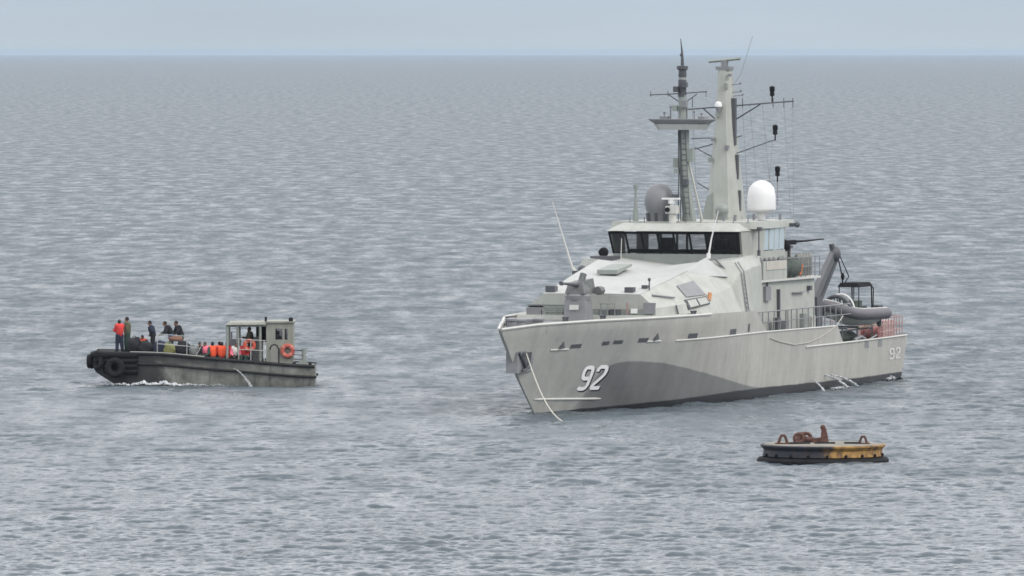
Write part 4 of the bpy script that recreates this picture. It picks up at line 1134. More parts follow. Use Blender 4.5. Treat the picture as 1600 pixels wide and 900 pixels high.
def joints(pose, lean=0.0, arms='down', turn=0.0):
    """facing +x; returns a dict of joint positions"""
    J = {}
    if pose == 'stand':
        for s_, k in ((1, 'l'), (-1, 'r')):
            J['hip' + k] = (0, 0.095 * s_, 0.90); J['knee' + k] = (0.03 * s_ + 0.02, 0.12 * s_, 0.49); J['ank' + k] = (0.05 * s_ - 0.02, 0.14 * s_, 0.08); J['toe' + k] = (0.05 * s_ + 0.15, 0.17 * s_, 0.035)
        base = 0.96
    else:
        for s_, k in ((1, 'l'), (-1, 'r')):
            J['hip' + k] = (0, 0.095 * s_, 0.10); J['knee' + k] = (0.42, 0.14 * s_, 0.16); J['ank' + k] = (0.44, 0.14 * s_, -0.28); J['toe' + k] = (0.60, 0.16 * s_, -0.33)
        base = 0.14
    c_, s1 = math.cos(lean), math.sin(lean)
    def up(h, y=0, f=0): return (s1 * h + c_ * f, y, base + c_ * h - s1 * f)
    J['pelvis'] = up(0); J['waist'] = up(0.14); J['chest'] = up(0.36, 0, 0.01); J['neck'] = up(0.52, 0, 0.01); J['head'] = up(0.665, 0, 0.035)
    for s_, k in ((1, 'l'), (-1, 'r')):
        J['sh' + k] = up(0.455, 0.185 * s_)
        sh = Vector(J['sh' + k])
        if arms == 'down': e = sh + Vector((-0.02, 0.06 * s_, -0.29)); h = e + Vector((0.09, 0.0, -0.24))
        elif arms == 'front': e = sh + Vector((0.12, 0.04 * s_, -0.26)); h = e + Vector((0.22, -0.05 * s_, 0.03))
        elif arms == 'hips': e = sh + Vector((-0.05, 0.17 * s_, -0.24)); h = e + Vector((0.1, -0.12 * s_, -0.19))
        else: e = sh + Vector((0.1, 0.07 * s_, -0.27)); h = e + Vector((0.2, -0.08 * s_, -0.1))
        J['el' + k] = tuple(e); J['wr' + k] = tuple(h)
    J['base'] = base
    return J
def person(loc, facing, label, pose='stand', lean=0.05, arms='down', top='black', legs='black', vest=None, hair=HAIR, scale=1.0, group='people aboard the workboat', cap=None):
    t = empty('person', loc, facing)
    t.scale = (scale,) * 3
    tag(t, label, 'person', group)
    J = joints(pose, lean, arms)
    V = lambda k: Vector(J[k])
    mb = MB()
    limb(mb, [V('pelvis'), V('waist'), V('chest'), V('neck') - Vector((0, 0, 0.05))], [0.13, 0.115, 0.14, 0.09])
    limb(mb, [V('neck') - Vector((0, 0, 0.05)), V('head')], [0.06, 0.058])
    hd = V('head')
    mb.ball(hd, 0.115, 14, 12, (0.86, 0.70, 1.0)); mb.ball(hd + Vector((0.035, 0, -0.06)), 0.07, 10, 8, (0.9, 0.8, 0.9))
    mb.ball(hd + Vector((0.105, 0, -0.015)), 0.022, 8, 6, (1, 0.7, 1.3))
    for s_ in (1, -1): mb.ball(hd + Vector((0, 0.083 * s_, -0.01)), 0.026, 8, 6, (0.8, 0.5, 1.2))
    for k, s_ in (('l', 1), ('r', -1)):
        limb(mb, [V('chest') + Vector((0, 0, 0.06)), V('sh' + k), V('el' + k), V('wr' + k)], [0.08, 0.062, 0.044, 0.03])
        limb(mb, [V('pelvis'), V('hip' + k), V('knee' + k), V('ank' + k)], [0.11, 0.092, 0.06, 0.042])
        limb(mb, [V('ank' + k), V('toe' + k)], [0.045, 0.035])
        d = (V('wr' + k) - V('el' + k)).normalized()
        side = Vector((0, 1, 0)); side = (side - d * side.dot(d)).normalized()
        if abs(d.z) > 0.7: side = Vector((1, 0, 0)); side = (side - d * side.dot(d)).normalized()
        nrm = d.cross(side)
        pc = V('wr' + k) + d * 0.055
        limb(mb, [V('wr' + k), pc], [0.03, 0.036])
    body = remeshed(mb, 'body', SKIN, 0.02, 3)
    # fingers, appended to the body mesh
    fb = MB()
    for k, s_ in (('l', 1), ('r', -1)):
        d = (V('wr' + k) - V('el' + k)).normalized()
        side = Vector((1, 0, 0)) if abs(d.z) > 0.7 else Vector((0, 1, 0))
        side = (side - d * side.dot(d)).normalized(); nrm = d.cross(side) * s_
        pc = V('wr' + k) + d * 0.06
        for i, ln in enumerate((0.07, 0.082, 0.076, 0.058)):
            b0 = pc + side * (0.03 - 0.02 * i) + d * 0.02
            fb.tube([b0, b0 + d * ln * 0.55, b0 + d * ln * 0.9 + nrm * 0.02, b0 + d * ln + nrm * 0.04], [0.010, 0.009, 0.008, 0.006], 6)
        b0 = pc + side * 0.03 - d * 0.02
        fb.tube([b0, b0 + side * 0.03 + d * 0.025, b0 + side * 0.035 + d * 0.055 + nrm * 0.01], [0.012, 0.010, 0.007], 6)
    fm = fb.mesh('fingers', SKIN, 40)
    bm = bmesh.new(); bm.from_mesh(body.data); bm.from_mesh(fm); bm.to_mesh(body.data); bm.free()
    bpy.data.meshes.remove(fm)
    body.parent = t
    # clothes
    mb = MB()
    limb(mb, [V('pelvis') + Vector((0, 0, 0.02)), V('waist'), V('chest'), V('neck') - Vector((0, 0, 0.075))], [0.185, 0.18, 0.20, 0.115])
    for k in 'lr': limb(mb, [V('chest') + Vector((0, 0, 0.05)), V('sh' + k), V('el' + k), V('wr' + k) * 0.94 + V('el' + k) * 0.06], [0.135, 0.115, 0.085, 0.062])
    o = remeshed(mb, 'jacket', CL[top], 0.022, 3); o.parent = t
    mb = MB()
    for k in 'lr': limb(mb, [V('pelvis'), V('hip' + k), V('knee' + k), V('ank' + k) + Vector((0, 0, 0.02))], [0.165, 0.145, 0.108, 0.088])
    o = remeshed(mb, 'trousers', CL[legs], 0.022, 3); o.parent = t
    mb = MB()
    for k in 'lr': limb(mb, [V('ank' + k) - Vector((0.02, 0, 0.02)), V('toe' + k)], [0.056, 0.046])
    o = remeshed(mb, 'shoes', CL['black'], 0.02, 2); o.parent = t
    mb = MB(); mb.ball(hd + Vector((-0.018, 0, 0.025)), 0.122, 14, 10, (0.86, 0.76, 0.95))
    if cap: mb.tube([hd + Vector((0.06, 0, 0.06)), hd + Vector((0.17, 0, 0.045))], [0.07, 0.05], 8)
    o = mb.build('cap' if cap else 'hair', CL[cap] if cap else hair, t)
    mb = MB()
    for s_ in (1, -1): mb.ball(hd + Vector((0.088, 0.032 * s_, 0.012)), 0.012, 6, 5)
    mb.build('eyes', BLACK, t)
    if vest:
        mb = MB()
        limb(mb, [V('waist') - Vector((0, 0, 0.04)), V('chest'), V('neck') - Vector((0, 0, 0.10))], [0.215, 0.24, 0.15])
        for k in 'lr': limb(mb, [V('chest'), V('sh' + k) * 0.75 + V('neck') * 0.25], [0.18, 0.13])
        mb.tube([V('neck') + Vector((0.0, 0.10 * math.cos(q), -0.03)) + Vector((0.1 * math.sin(q), 0, 0)) for q in np.linspace(0.6, 2 * math.pi + 0.0, 10)], 0.05, 7)
        o = remeshed(mb, 'life_jacket', CL[vest], 0.022, 3); o.parent = t
    return t

# ------------------------------------------------------------------ the passenger lighter
LX, LY = -16.8, 468.0
barge = empty('lighter_boat', (LX, LY, 0), R(0))
tag(barge, 'dark steel workboat crowded with people in orange life jackets, tyres on its bow', 'boat')
DZ = pchip([-6.0, -5.4, -2.6, 0.4, 3.0, 4.9, 6.15], [1.90, 1.87, 1.82, 1.57, 1.36, 1.2, 1.13])
BZ = pchip([-5.8, -5.2, -4.2, -2.6, 0, 5.0, 6.15], [1.15, 1.55, 1.85, 2.0, 2.03, 2.0, 1.95])
BARGEM = mat('worn_barge_grey', (0.195, 0.198, 0.18), 0.7, var=0.55, scale=1.6, streak=0.95, streak_col=(0.055, 0.05, 0.042))
def tarred(m):
    """old black tar rubbed along the bow and under the deck edge"""
    t = m.node_tree; L = t.links.new
    b = t.nodes['Principled BSDF']; src = b.inputs['Base Color'].links[0].from_socket
    co = t.nodes.new('ShaderNodeTexCoord'); sp = t.nodes.new('ShaderNodeSeparateXYZ'); L(co.outputs['Object'], sp.inputs[0])
    n = t.nodes.new('ShaderNodeTexNoise'); n.inputs['Scale'].default_value = 0.9; n.inputs['Detail'].default_value = 6; L(co.outputs['Object'], n.inputs['Vector'])
    def mr(src_, a0, a1, c0, c1):
        q = t.nodes.new('ShaderNodeMapRange'); q.inputs['From Min'].default_value = a0; q.inputs['From Max'].default_value = a1
        q.inputs['To Min'].default_value = c0; q.inputs['To Max'].default_value = c1; L(src_, q.inputs['Value']); return q.outputs[0]
    def op(o, a_, b_):
        q = t.nodes.new('ShaderNodeMath'); q.operation = o
        for i, v in enumerate((a_, b_)):
            if isinstance(v, (int, float)): q.inputs[i].default_value = v
            else: L(v, q.inputs[i])
        return q.outputs[0]
    wob = mr(n.outputs['Fac'], 0.3, 0.7, -0.9, 0.9)
    bow = mr(op('ADD', sp.outputs['X'], wob), -2.6, -1.2, 0.9, 0.0)
    top = op('MULTIPLY', mr(op('ADD', sp.outputs['Z'], op('MULTIPLY', op('ADD', sp.outputs['X'], op('MULTIPLY', wob, 2.0)), 0.12)), 0.85, 1.25, 0.0, 0.75), mr(sp.outputs['X'], 0.0, 2.6, 1.0, 0.0))
    f = op('MAXIMUM', bow, top)
    x = t.nodes.new('ShaderNodeMix'); x.data_type = 'RGBA'; L(f, x.inputs['Factor']); L(src, x.inputs['A']); x.inputs['B'].default_value = (0.024, 0.024, 0.026, 1)
    L(x.outputs['Result'], b.inputs['Base Color'])
tarred(BARGEM)
BRAIL = mat('grey_boat_rail', (0.38, 0.38, 0.36), 0.6)
DARKB = mat('dark_barge_trim', (0.032, 0.032, 0.033), 0.8, var=0.3, scale=3, spec=0.15)
mb = MB()
rows_p, rows_s = [], []
for x in np.linspace(-5.75, 6.15, 44):
    zt = DZ(x); b = BZ(x)
    lift_ = max(0.0, (-3.2 - x) / 2.55)          # bow rises and rakes
    zb = -0.45 + 1.25 * lift_ ** 1.4
    col = []
    for t_, bs in ((0, 0.82), (0.35, 0.93), (0.7, 0.985), (1.0, 1.0)):
        col.append((x + 0.0, -b * bs * (1 - 0.12 * lift_ * (1 - t_)), zb + (zt - zb) * t_))
    rows_p.append([(0, 0, 0)] and [(col[0][0], 0, col[0][2] - 0.1)] + col)
    rows_s.append([(p[0], -p[1], p[2]) for p in rows_p[-1]])
mb.grid(rows_p); mb.grid(rows_s)
for rr in (0, -1):
    q = rows_p[rr] + rows_s[rr][::-1]
    mb.add(q, [tuple(range(len(q)))])
bhull = mb.build('boat_hull', BARGEM, barge, 25)
mb = MB()
mb.grid([[(x, -BZ(x) + 0.05, DZ(x) - 0.03), (x, BZ(x) - 0.05, DZ(x) - 0.03)] for x in np.linspace(-5.6, -0.9, 10)])
mb.build('foredeck', DARKB, barge)
mb = MB()
mb.grid([[(x, -BZ(x) + 0.12, 0.98), (x, BZ(x) - 0.12, 0.98)] for x in np.linspace(-0.9, 3.4, 6)])
mb.add([(-0.9, -1.9, 0.98), (-0.9, 1.9, 0.98), (-0.9, 1.9, 1.66), (-0.9, -1.9, 1.66)], [(0, 1, 2, 3)])
mb.build('well_deck', DECKM, barge)
mb = MB(); mb.grid([[(x, -BZ(x) + 0.05, DZ(x) - 0.03), (x, BZ(x) - 0.05, DZ(x) - 0.03)] for x in np.linspace(3.3, 6.1, 5)]); mb.add([(3.3, -1.9, 0.98), (3.3, 1.9, 0.98), (3.3, 1.9, 1.3), (3.3, -1.9, 1.3)], [(0, 1, 2, 3)])
mb.build('aft_deck', DECKM, barge)
for sg in (-1, 1):
    mb = MB(); mb.tube([(x, sg * (BZ(x) + 0.02), DZ(x) - 0.05) for x in np.linspace(-5.7, 6.15, 30)], 0.10, 6); mb.build('gunwale', DARKB, barge)
    mb = MB(); mb.tube([(x, sg * (BZ(x) - 0.0), DZ(x) - 0.62) for x in np.linspace(-4.6, 6.25, 30)], 0.075, 6); mb.build('rubbing_strake', DARKB, barge)
    mb = MB(); mb.tube([(x, sg * (BZ(x) + 0.05), DZ(x) + 0.03) for x in np.linspace(-3.8, 0.2, 12)], 0.03, 6); mb.build('gunwale_cap', BRAIL, barge)
# rubber-clad bow: a padded belt and the tyres
mb = MB()
for z0 in (1.68, 1.38, 1.08, 0.80):
    sh = (1.7 - z0) * 0.55
    mb.tube([(-3.4, -BZ(-3.4) - 0.02, z0), (-4.2 + sh * .3, -BZ(-4.2) - 0.04, z0), (-5.2 + sh * .6, -1.58 + 0.2 * sh, z0), (-5.78 + sh, -1.0, z0), (-5.92 + sh, 0, z0), (-5.78 + sh, 1.0, z0), (-5.2 + sh * .6, 1.58, z0), (-4.2, BZ(-4.2) + 0.04, z0)], 0.17, 8)
mb.build('bow_fender', BLACK, barge)
for c_, rot, r0 in (((-6.08, -0.75, 1.32), (0, 90, 8), 0.38), ((-6.0, 0.5, 1.25), (0, 90, 0), 0.38), ((-4.62, -1.98, 1.02), (82, 0, -12), 0.56), ((-5.55, -1.35, 1.25), (70, 0, -58), 0.42)):
    Mx = (Matrix.Rotation(R(rot[2]), 3, 'Z') @ Matrix.Rotation(R(rot[1]), 3, 'Y') @ Matrix.Rotation(R(rot[0]), 3, 'X'))
    mb = MB(); mb.torus(c_, r0 * 0.68, r0 * 0.33, Mx, 22, 10); mb.build('tyre', BLACK, barge)
# cabin, canopy, rails
CABM = mat('cabin_pale_grey', (0.235, 0.245, 0.21), 0.6, var=0.15, streak=0.5, streak_col=(0.14, 0.12, 0.09))
CX0, CX1, CY0, CY1, CZ0, CZ1 = 3.52, 4.98, -1.55, 1.45, 1.22, 3.42
mb = MB()
wins = [(4.02, 4.40, 2.52, 3.12), (4.52, 4.68, 2.52, 3.1)]
def wall_with_holes(mb, x0, x1, y0, y1, z0, z1, holes):
    xs_ = sorted({x0, x1, *[h[0] for h in holes], *[h[1] for h in holes]})
    for a, b in zip(xs_[:-1], xs_[1:]):
        hs = [h for h in holes if h[0] <= a + 1e-6 and h[1] >= b - 1e-6]
        if hs:
            mb.box(a, b, y0, y1, z0, hs[0][2]); mb.box(a, b, y0, y1, hs[0][3], z1)
        else: mb.box(a, b, y0, y1, z0, z1)
wall_with_holes(mb, CX0, CX1, CY0, CY0 + 0.06, CZ0, CZ1, wins)
wall_with_holes(mb, CX0, CX1, CY1 - 0.06, CY1, CZ0, CZ1, wins)
mb.box(CX1 - 0.06, CX1, CY0 + 0.06, CY1 - 0.06, CZ0, CZ1)
mb.box(CX0, CX0 + 0.06, CY0 + 0.06, -0.4, CZ0, CZ1); mb.box(CX0, CX0 + 0.06, 0.4, CY1 - 0.06, CZ0, CZ1)
cab = mb.build('cabin', CABM, barge, 0)
mb = MB(); mb.box(CX0 - 0.08, CX1 + 0.08, CY0 - 0.08, CY1 + 0.08, CZ1, CZ1 + 0.09); mb.build('roof', CABM, cab, 0)
for wn in wins:
    mb = MB(); mb.box(wn[0], wn[1], CY0 + 0.02, CY0 + 0.04, wn[2], wn[3]); mb.build('window', TINT, cab, 0)
mb = MB()
pts = [(3.74, 1.24), (4.18, 1.24), (4.18, 2.0), (4.14, 2.14), (4.06, 2.22), (3.92, 2.24), (3.8, 2.18), (3.74, 2.04)]
mb.prism(pts, 'y', CY0 - 0.03, CY0 - 0.002); dr_ = mb.build('door', mat('door_grey', (0.25, 0.25, 0.23), 0.6), cab, 0)
mb = MB(); mb.tube([(3.72, CY0 - 0.03, 2.0), (3.8, CY0 - 0.03, 2.2), (3.96, CY0 - 0.03, 2.27), (4.1, CY0 - 0.03, 2.22), (4.2, CY0 - 0.03, 2.0), (4.2, CY0 - 0.03, 1.24)], 0.035, 6); mb.build('frame', DARKB, dr_)
mb = MB(); mb.ball((4.85, -1.3, 3.6), 0.13, 8, 6); mb.tube([(3.5, -1.4, 3.5), (3.5, -1.4, 3.75)], 0.07, 6); mb.build('lamp', BLACK, barge)
for x, y in ((1.42, -1.6), (1.42, 1.5), (1.98, -1.6), (1.98, 1.5), (3.2, -1.6), (3.2, 1.5)):
    mb = MB(); mb.bar((x, y, 1.0), (x, y, 3.34), 0.10); mb.build('canopy_post', GREENP, barge, 0)
for y in (-1.6, 1.5):
    mb = MB(); mb.bar((1.35, y, 3.26), (3.5, y, 3.28), 0.09); mb.build('canopy_beam', GREENP, barge, 0)
mb = MB(); mb.hexa([(1.32, -1.72, 3.32), (3.5, -1.72, 3.34), (3.5, 1.6, 3.34), (1.32, 1.6, 3.32), (1.5, -1.6, 3.45), (3.5, -1.6, 3.47), (3.5, 1.5, 3.47), (1.5, 1.5, 3.45)]); mb.build('canopy', CABM, barge, 0)
mb = MB(); mb.box(2.72, 3.18, 0.2, 1.2, 1.25, 2.6); mb.build('steering_console', mat('console_grey', (0.3, 0.31, 0.30), 0.6), barge, 0)
mb = MB(); mb.box(2.9, 3.45, 0.95, 1.05, 2.3, 3.25); mb.build('screen_panel', DARKB, barge, 0)
mb = MB(); mb.box(1.5, 2.1, -0.2, 0.9, 2.15, 2.5); mb.tube([(1.6, 0, 2.4), (1.6, 0, 2.9)], 0.05, 6); mb.build('engine_box', MIDG, barge, 0)
mb = MB()
for x in (2.05, 2.7, 3.42): mb.tube([(x, -1.85, DZ(x)), (x, -1.85, 2.5)], 0.028, 6)
for z in (1.95, 2.5): mb.tube([(2.02, -1.85, z + 0.06), (3.5, -1.85, z - 0.03)], 0.026, 6)
mb.build('railing', BRAIL, barge)
mb = MB()
for x in (-2.35, -0.75, -0.3): mb.tube([(x, -1.85, DZ(x) - 0.05), (x + (0.3 if x > -0.5 else 0), -1.85, DZ(x) + (1.03 if x < -0.5 else 0.5))], 0.024, 6)
for z in (0.5, 1.03): mb.tube([(-2.35, -1.85, DZ(-2.35) + z), (-0.75, -1.85, DZ(-0.75) + z)] + ([(-0.05, -1.85, DZ(0) + 0.45)] if z < 0.6 else []), 0.022, 6)
mb.build('railing', BRAIL, barge)
mb = MB()
for x in (5.1, 5.5): 
    pass
for z in (0.28, 0.52, 0.76): mb.tube([(5.0, -1.8, 1.2 + z), (5.6, -1.8, 1.17 + z), (5.6, 1.7, 1.17 + z)], 0.025, 6)
mb.build('railing', DARKB, barge)
mb = MB(); mb.bar((5.55, -1.75, 1.1), (5.55, -1.75, 2.05), 0.16); mb.box(5.3, 5.75, -1.9, -1.6, 1.15, 1.45); mb.build('towing_post', GREENP, barge, 0)
for x, y in ((5.9, -1.85), (5.05, -1.85)):
    mb = MB(); mb.ball((x, y, 1.25), 0.1, 8, 6); mb.build('mooring_cleat', DARKB, barge)
for y in (-1.45, 1.0):
    mb = MB(); mb.box(-0.7, 3.1, y, y + 0.4, 1.0, 1.32); mb.build('bench', mat('green_bench', (0.05, 0.16, 0.13), 0.7), barge, 0)

def at(x, y, z): return (LX + x, LY + y, z)
# lifebuoys
def lifebuoy(x, y, z, r0, label, m, tilt=0):
    mb = MB(); Mx = Matrix.Rotation(R(90), 3, 'X') @ Matrix.Rotation(R(tilt), 3, 'Y')
    mb.torus(at(x, y, z), r0 * 0.7, r0 * 0.3, Mx, 26, 10)
    o = mb.build('lifebuoy', m)
    tag(o, label, 'lifebuoy')
    mb = MB()
    for i in range(4):
        q = math.pi / 4 + i * math.pi / 2
        p = Vector(at(x, y, z)) + Vector((r0 * 0.7 * math.cos(q), 0, r0 * 0.7 * math.sin(q)))
        d = Vector((math.cos(q), 0, math.sin(q))).cross(Vector((0, 1, 0)))
        mb.tube([p - d * 0.05, p + d * 0.05], r0 * 0.315, 10)
    b_ = mb.build('band', mat('faded_orange', (0.5, 0.2, 0.15), 0.7), o)
lifebuoy(4.68, -1.66, 1.92, 0.40, 'faded red lifebuoy hung on the workboat cabin wall beside its door', mat('faded_lifebuoy_red', (0.42, 0.10, 0.075), 0.7))
lifebuoy(2.62, -1.72, 2.22, 0.36, 'orange red lifebuoy hung on the workboat rail under the canopy', mat('lifebuoy_red', (0.52, 0.085, 0.05), 0.7))

# the people on board (facing: 0 looks aft / right in the picture, pi looks to the bow / left, -pi/2 looks at the camera)
HP = math.pi
person(at(-4.42, -1.05, 1.83), R(120), 'person in a red jacket and dark trousers standing foremost on the workboat bow', 'stand', 0.02, 'front', 'red', 'navy', 'red')
person(at(-4.02, -0.55, 1.83), R(170), 'person in olive clothes with orange vest standing beside the red jacket at the bow', 'stand', 0.0, 'down', 'olive', 'green', None, scale=1.08)
person(at(-2.62, -0.95, 1.80), R(185), 'person in black standing alone and looking to the bow by the rail post', 'stand', 0.22, 'hips', 'navy', 'black', None)
person(at(-1.62, -0.95, 1.75), R(190), 'person in black and blue bending far over the brown bundle', 'stand', 0.5, 'reach', 'black', 'blue', None, scale=1.06)
person(at(-1.12, -0.7, 1.72), R(200), 'person in black and dark green leaning over the brown bundle', 'stand', 0.36, 'reach', 'black', 'green', None, scale=1.06)
person(at(-3.15, -0.35, 1.83), R(250), 'person with orange life jacket crouched among black bags on the bow', 'sit', 0.25, 'reach', 'black', 'black', 'orange')
SEAT = [(-0.10, -1.25, 'black', 'green', None, 'person in dark top with no life jacket seated first behind the black bags', 0.10, -70),
        (0.24, -1.15, 'green', 'black', 'pink', 'person in a pink life jacket over green sleeves in the seated row', 0.15, -110),
        (0.62, -1.2, 'brown', 'black', 'orange', 'person in orange life jacket over brown sleeves seated second at the side', 0.08, 100),
        (1.12, -1.25, 'red', 'green', 'orange', 'person in red with broad orange life jacket seated just before the canopy post', 0.12, 95),
        (0.95, -0.55, 'navy', 'black', 'orange', 'person in orange life jacket over navy, half hidden behind the front row', 0.1, 80),
        (1.42, -0.75, 'orange', 'black', 'red', 'person in red vest sitting just behind the canopy post', 0.15, 110),
        (1.85, -1.35, 'pink', 'black', 'white', 'person in pink with a white front seated below the canopy', 0.30, -80),
        (2.36, -1.35, 'red', 'green', 'red', 'person in red seated behind the orange lifebuoy', 0.10, -100)]
for x, y, tp, lg, vs, lb, ln, fc in SEAT:
    person(at(x, y, 1.46), R(fc), lb, 'sit', ln, 'reach', tp, lg, vs)
person(at(2.62, 0.05, 1.40), R(200), 'person in dark clothes standing at the wheel under the canopy', 'stand', 0.05, 'front', 'olive', 'black', None, scale=1.0)
person(at(4.2, -0.7, 1.22), R(180), 'person in black inside the workboat cabin behind the window', 'stand', 0.08, 'front', 'black', 'black', None)

# baggage on the bow
def bag(x, y, z, s_, m, label, seed, group='baggage on the workboat bow', nm='bag'):
    r_ = np.random.default_rng(seed)
    mb = MB(); mb.ball((0, 0, 0), 1.0, 18, 12)
    v = np.array(mb.v)
    f = 1 + 0.13 * np.sin(3 * v[:, 0] + r_.uniform(0, 6)) * np.sin(4 * v[:, 1] + r_.uniform(0, 6)) + 0.10 * np.sin(5 * v[:, 2] + 3 * v[:, 0] + r_.uniform(0, 6))
    v = np.sign(v) * np.abs(v) ** 0.8 * f[:, None] * np.array(s_)
    v[:, 2] = np.maximum(v[:, 2], -s_[2] * 0.8)
    mb.v = [tuple(p) for p in v]
    o = mb.build(nm, m, None, 60)
    o.location = at(x, y, z + s_[2] * 0.8)
    tag(o, label, 'bag' if nm == 'bag' else nm, group)
    mb = MB(); mb.tube([(-0.12, -0.0, s_[2] * 0.95), (0, -0.02, s_[2] * 1.14), (0.12, 0, s_[2] * 0.95)], 0.022, 6); mb.build('handle', m, o)
    return o
bag(-3.62, -1.30, 1.83, (0.40, 0.36, 0.46), CL['black'], 'tall black bag directly behind the two people at the bow', 1)
bag(-2.98, -1.45, 1.82, (0.42, 0.34, 0.34), CL['black'], 'low black bag below the crouching person', 2)
bag(-2.22, -1.35, 1.78, (0.44, 0.34, 0.36), CL['navy'], 'dark navy bag at the foot of the white rail post', 3)
bag(-1.72, -1.50, 1.76, (0.32, 0.26, 0.32), mat('yellow_green_cloth', (0.21, 0.215, 0.085), 0.85), 'yellow green bag behind the rail beside the bending people', 4)
bag(-1.0, -1.40, 1.66, (0.46, 0.3, 0.40), CL['black'], 'black bag between the brown bundle and the seated people', 5)
bag(-1.38, -1.15, 2.42, (0.40, 0.16, 0.15), CL['brown'], 'brown bundle held between the two bending people', 6, nm='bundle')
bag(-0.42, -1.5, 1.60, (0.24, 0.25, 0.32), CL['grey'], 'grey bag hanging by the end of the rail', 8)
# water running from the workboat's side
mb = MB()
for j in range(3):
    mb.tube([at(1.75 + 0.95 * t_ + 0.05 * j * t_, -2.05 - 0.55 * t_, 0.98 - 0.98 * t_ ** 1.6 + random.uniform(-0.015, 0.015)) for t_ in np.linspace(0, 1, 14)], [0.012 + 0.028 * t_ * random.uniform(0.7, 1.3) for t_ in np.linspace(0, 1, 14)], 6)
tag(mb.build('water_jet', broken(mat('thin_water', (0.42, 0.44, 0.445), 0.5))), 'thin curved jet of water pouring from the workboat side', 'water jet')

# ------------------------------------------------------------------ mooring buoy
BX, BY = 13.64, 378.7
buoy = empty('mooring_buoy', (BX, BY, 0.13))
tag(buoy, 'round black and yellow steel mooring buoy with rusty lugs floating in front', 'buoy')
def buoy_mat():
    m = mat('buoy_paint', (0.022, 0.026, 0.034), 0.7, var=0.4, scale=3, streak=0.6, streak_col=(0.075, 0.045, 0.035))
    t = m.node_tree
    b = t.nodes['Principled BSDF']
    src = b.inputs['Base Color'].links[0].from_socket
    g = GOLD.node_tree
    co = t.nodes.new('ShaderNodeTexCoord'); sp = t.nodes.new('ShaderNodeSeparateXYZ'); t.links.new(co.outputs['Object'], sp.inputs[0])
    n = t.nodes.new('ShaderNodeTexNoise'); n.inputs['Scale'].default_value = 2.5; n.inputs['Detail'].default_value = 5; t.links.new(co.outputs['Object'], n.inputs['Vector'])
    ad = t.nodes.new('ShaderNodeMath'); ad.operation = 'MULTIPLY_ADD'; ad.inputs[1].default_value = 1.1; t.links.new(n.outputs['Fac'], ad.inputs[0]); t.links.new(sp.outputs['X'], ad.inputs[2])
    mr = t.nodes.new('ShaderNodeMapRange'); mr.inputs['From Min'].default_value = 0.62; mr.inputs['From Max'].default_value = 0.86; t.links.new(ad.outputs[0], mr.inputs['Value'])
    n2 = t.nodes.new('ShaderNodeTexNoise'); n2.inputs['Scale'].default_value = 3.0; n2.inputs['Detail'].default_value = 6
    t.links.new(co.outputs['Object'], n2.inputs['Vector'])
    rp = t.nodes.new('ShaderNodeValToRGB')
    rp.color_ramp.elements[0].position = 0.36; rp.color_ramp.elements[0].color = (0.09, 0.05, 0.025, 1)
    rp.color_ramp.elements[1].position = 0.58; rp.color_ramp.elements[1].color = (0.32, 0.185, 0.05, 1)
    t.links.new(n2.outputs['Fac'], rp.inputs['Fac'])
    x = t.nodes.new('ShaderNodeMix'); x.data_type = 'RGBA'
    t.links.new(mr.outputs[0], x.inputs['Factor']); t.links.new(src, x.inputs['A']); t.links.new(rp.outputs['Color'], x.inputs['B'])
    t.links.new(x.outputs['Result'], b.inputs['Base Color'])
    return m
mb = MB(); mb.lathe([(2.5, -0.5), (2.62, 0.13), (2.60, 0.2), (2.66, 0.24), (2.62, 0.36), (2.60, 0.5), (2.68, 0.6), (2.74, 0.66), (2.74, 0.72), (2.6, 0.745)], (0, 0, 0), 56)
mb.build('float_body', buoy_mat(), buoy)
mb = MB(); mb.lathe([(2.70, -0.3), (2.88, -0.12), (2.90, 0.06), (2.82, 0.16), (2.6, 0.2)], (0, 0, 0), 56); mb.build('rubber_skirt', BLACK, buoy)
mb = MB(); mb.lathe([(2.6, 0.742), (2.55, 0.76), (0.01, 0.80)], (0, 0, 0), 40); dk = mb.build('buoy_deck', mat('guano_deck', (0.21, 0.20, 0.17), 0.9, var=0.4, scale=1.6, streak=0.0), buoy, 20)
for i in range(9):
    t_ = R(-160 + i * 18)
    mb = MB(); mb.ball((2.68 * math.cos(t_), 2.68 * math.sin(t_), 0.3), 0.07, 7, 5); mb.build('bolt', BLACK, buoy)
def lug(x, y, rz, s_=1.0):
    mb = MB()
    for dx in (-0.22, 0.22):
        pass
    out_ = [(-0.30, 0), (-0.17, 0.34), (-0.10, 0.45), (0.10, 0.45), (0.17, 0.34), (0.30, 0)]
    inn = [(-0.15, 0.02), (-0.09, 0.26), (-0.05, 0.33), (0.05, 0.33), (0.09, 0.26), (0.15, 0.02)]
    for y0 in (-0.07,):
        vs = []; 
        for yy in (-0.08, 0.08):
            vs += [(u * s_, yy, v * s_) for u, v in out_] + [(u * s_, yy, v * s_) for u, v in inn]
        fs = []
        for i in range(5):
            fs.append((i, i + 1, 6 + i + 1, 6 + i)); fs.append((12 + i, 12 + 6 + i, 12 + 6 + i + 1, 12 + i + 1))
            fs.append((i, 12 + i, 12 + i + 1, i + 1)); fs.append((6 + i, 6 + i + 1, 18 + i + 1, 18 + i))
        fs += [(0, 6, 18, 12), (5, 17, 23, 11)]
        mb.add(vs, fs)
    mb.box(-0.36 * s_, 0.36 * s_, -0.18, 0.18, -0.03, 0.03)
    o = mb.build('mooring_lug', RUST, buoy, 0)
    o.location = (x, y, 0.79); o.rotation_euler = (0, 0, rz)
lug(-1.78, -0.75, R(8), 0.88); lug(1.74, -0.65, R(-12), 0.75); lug(-0.9, 1.35, R(35), 0.9)
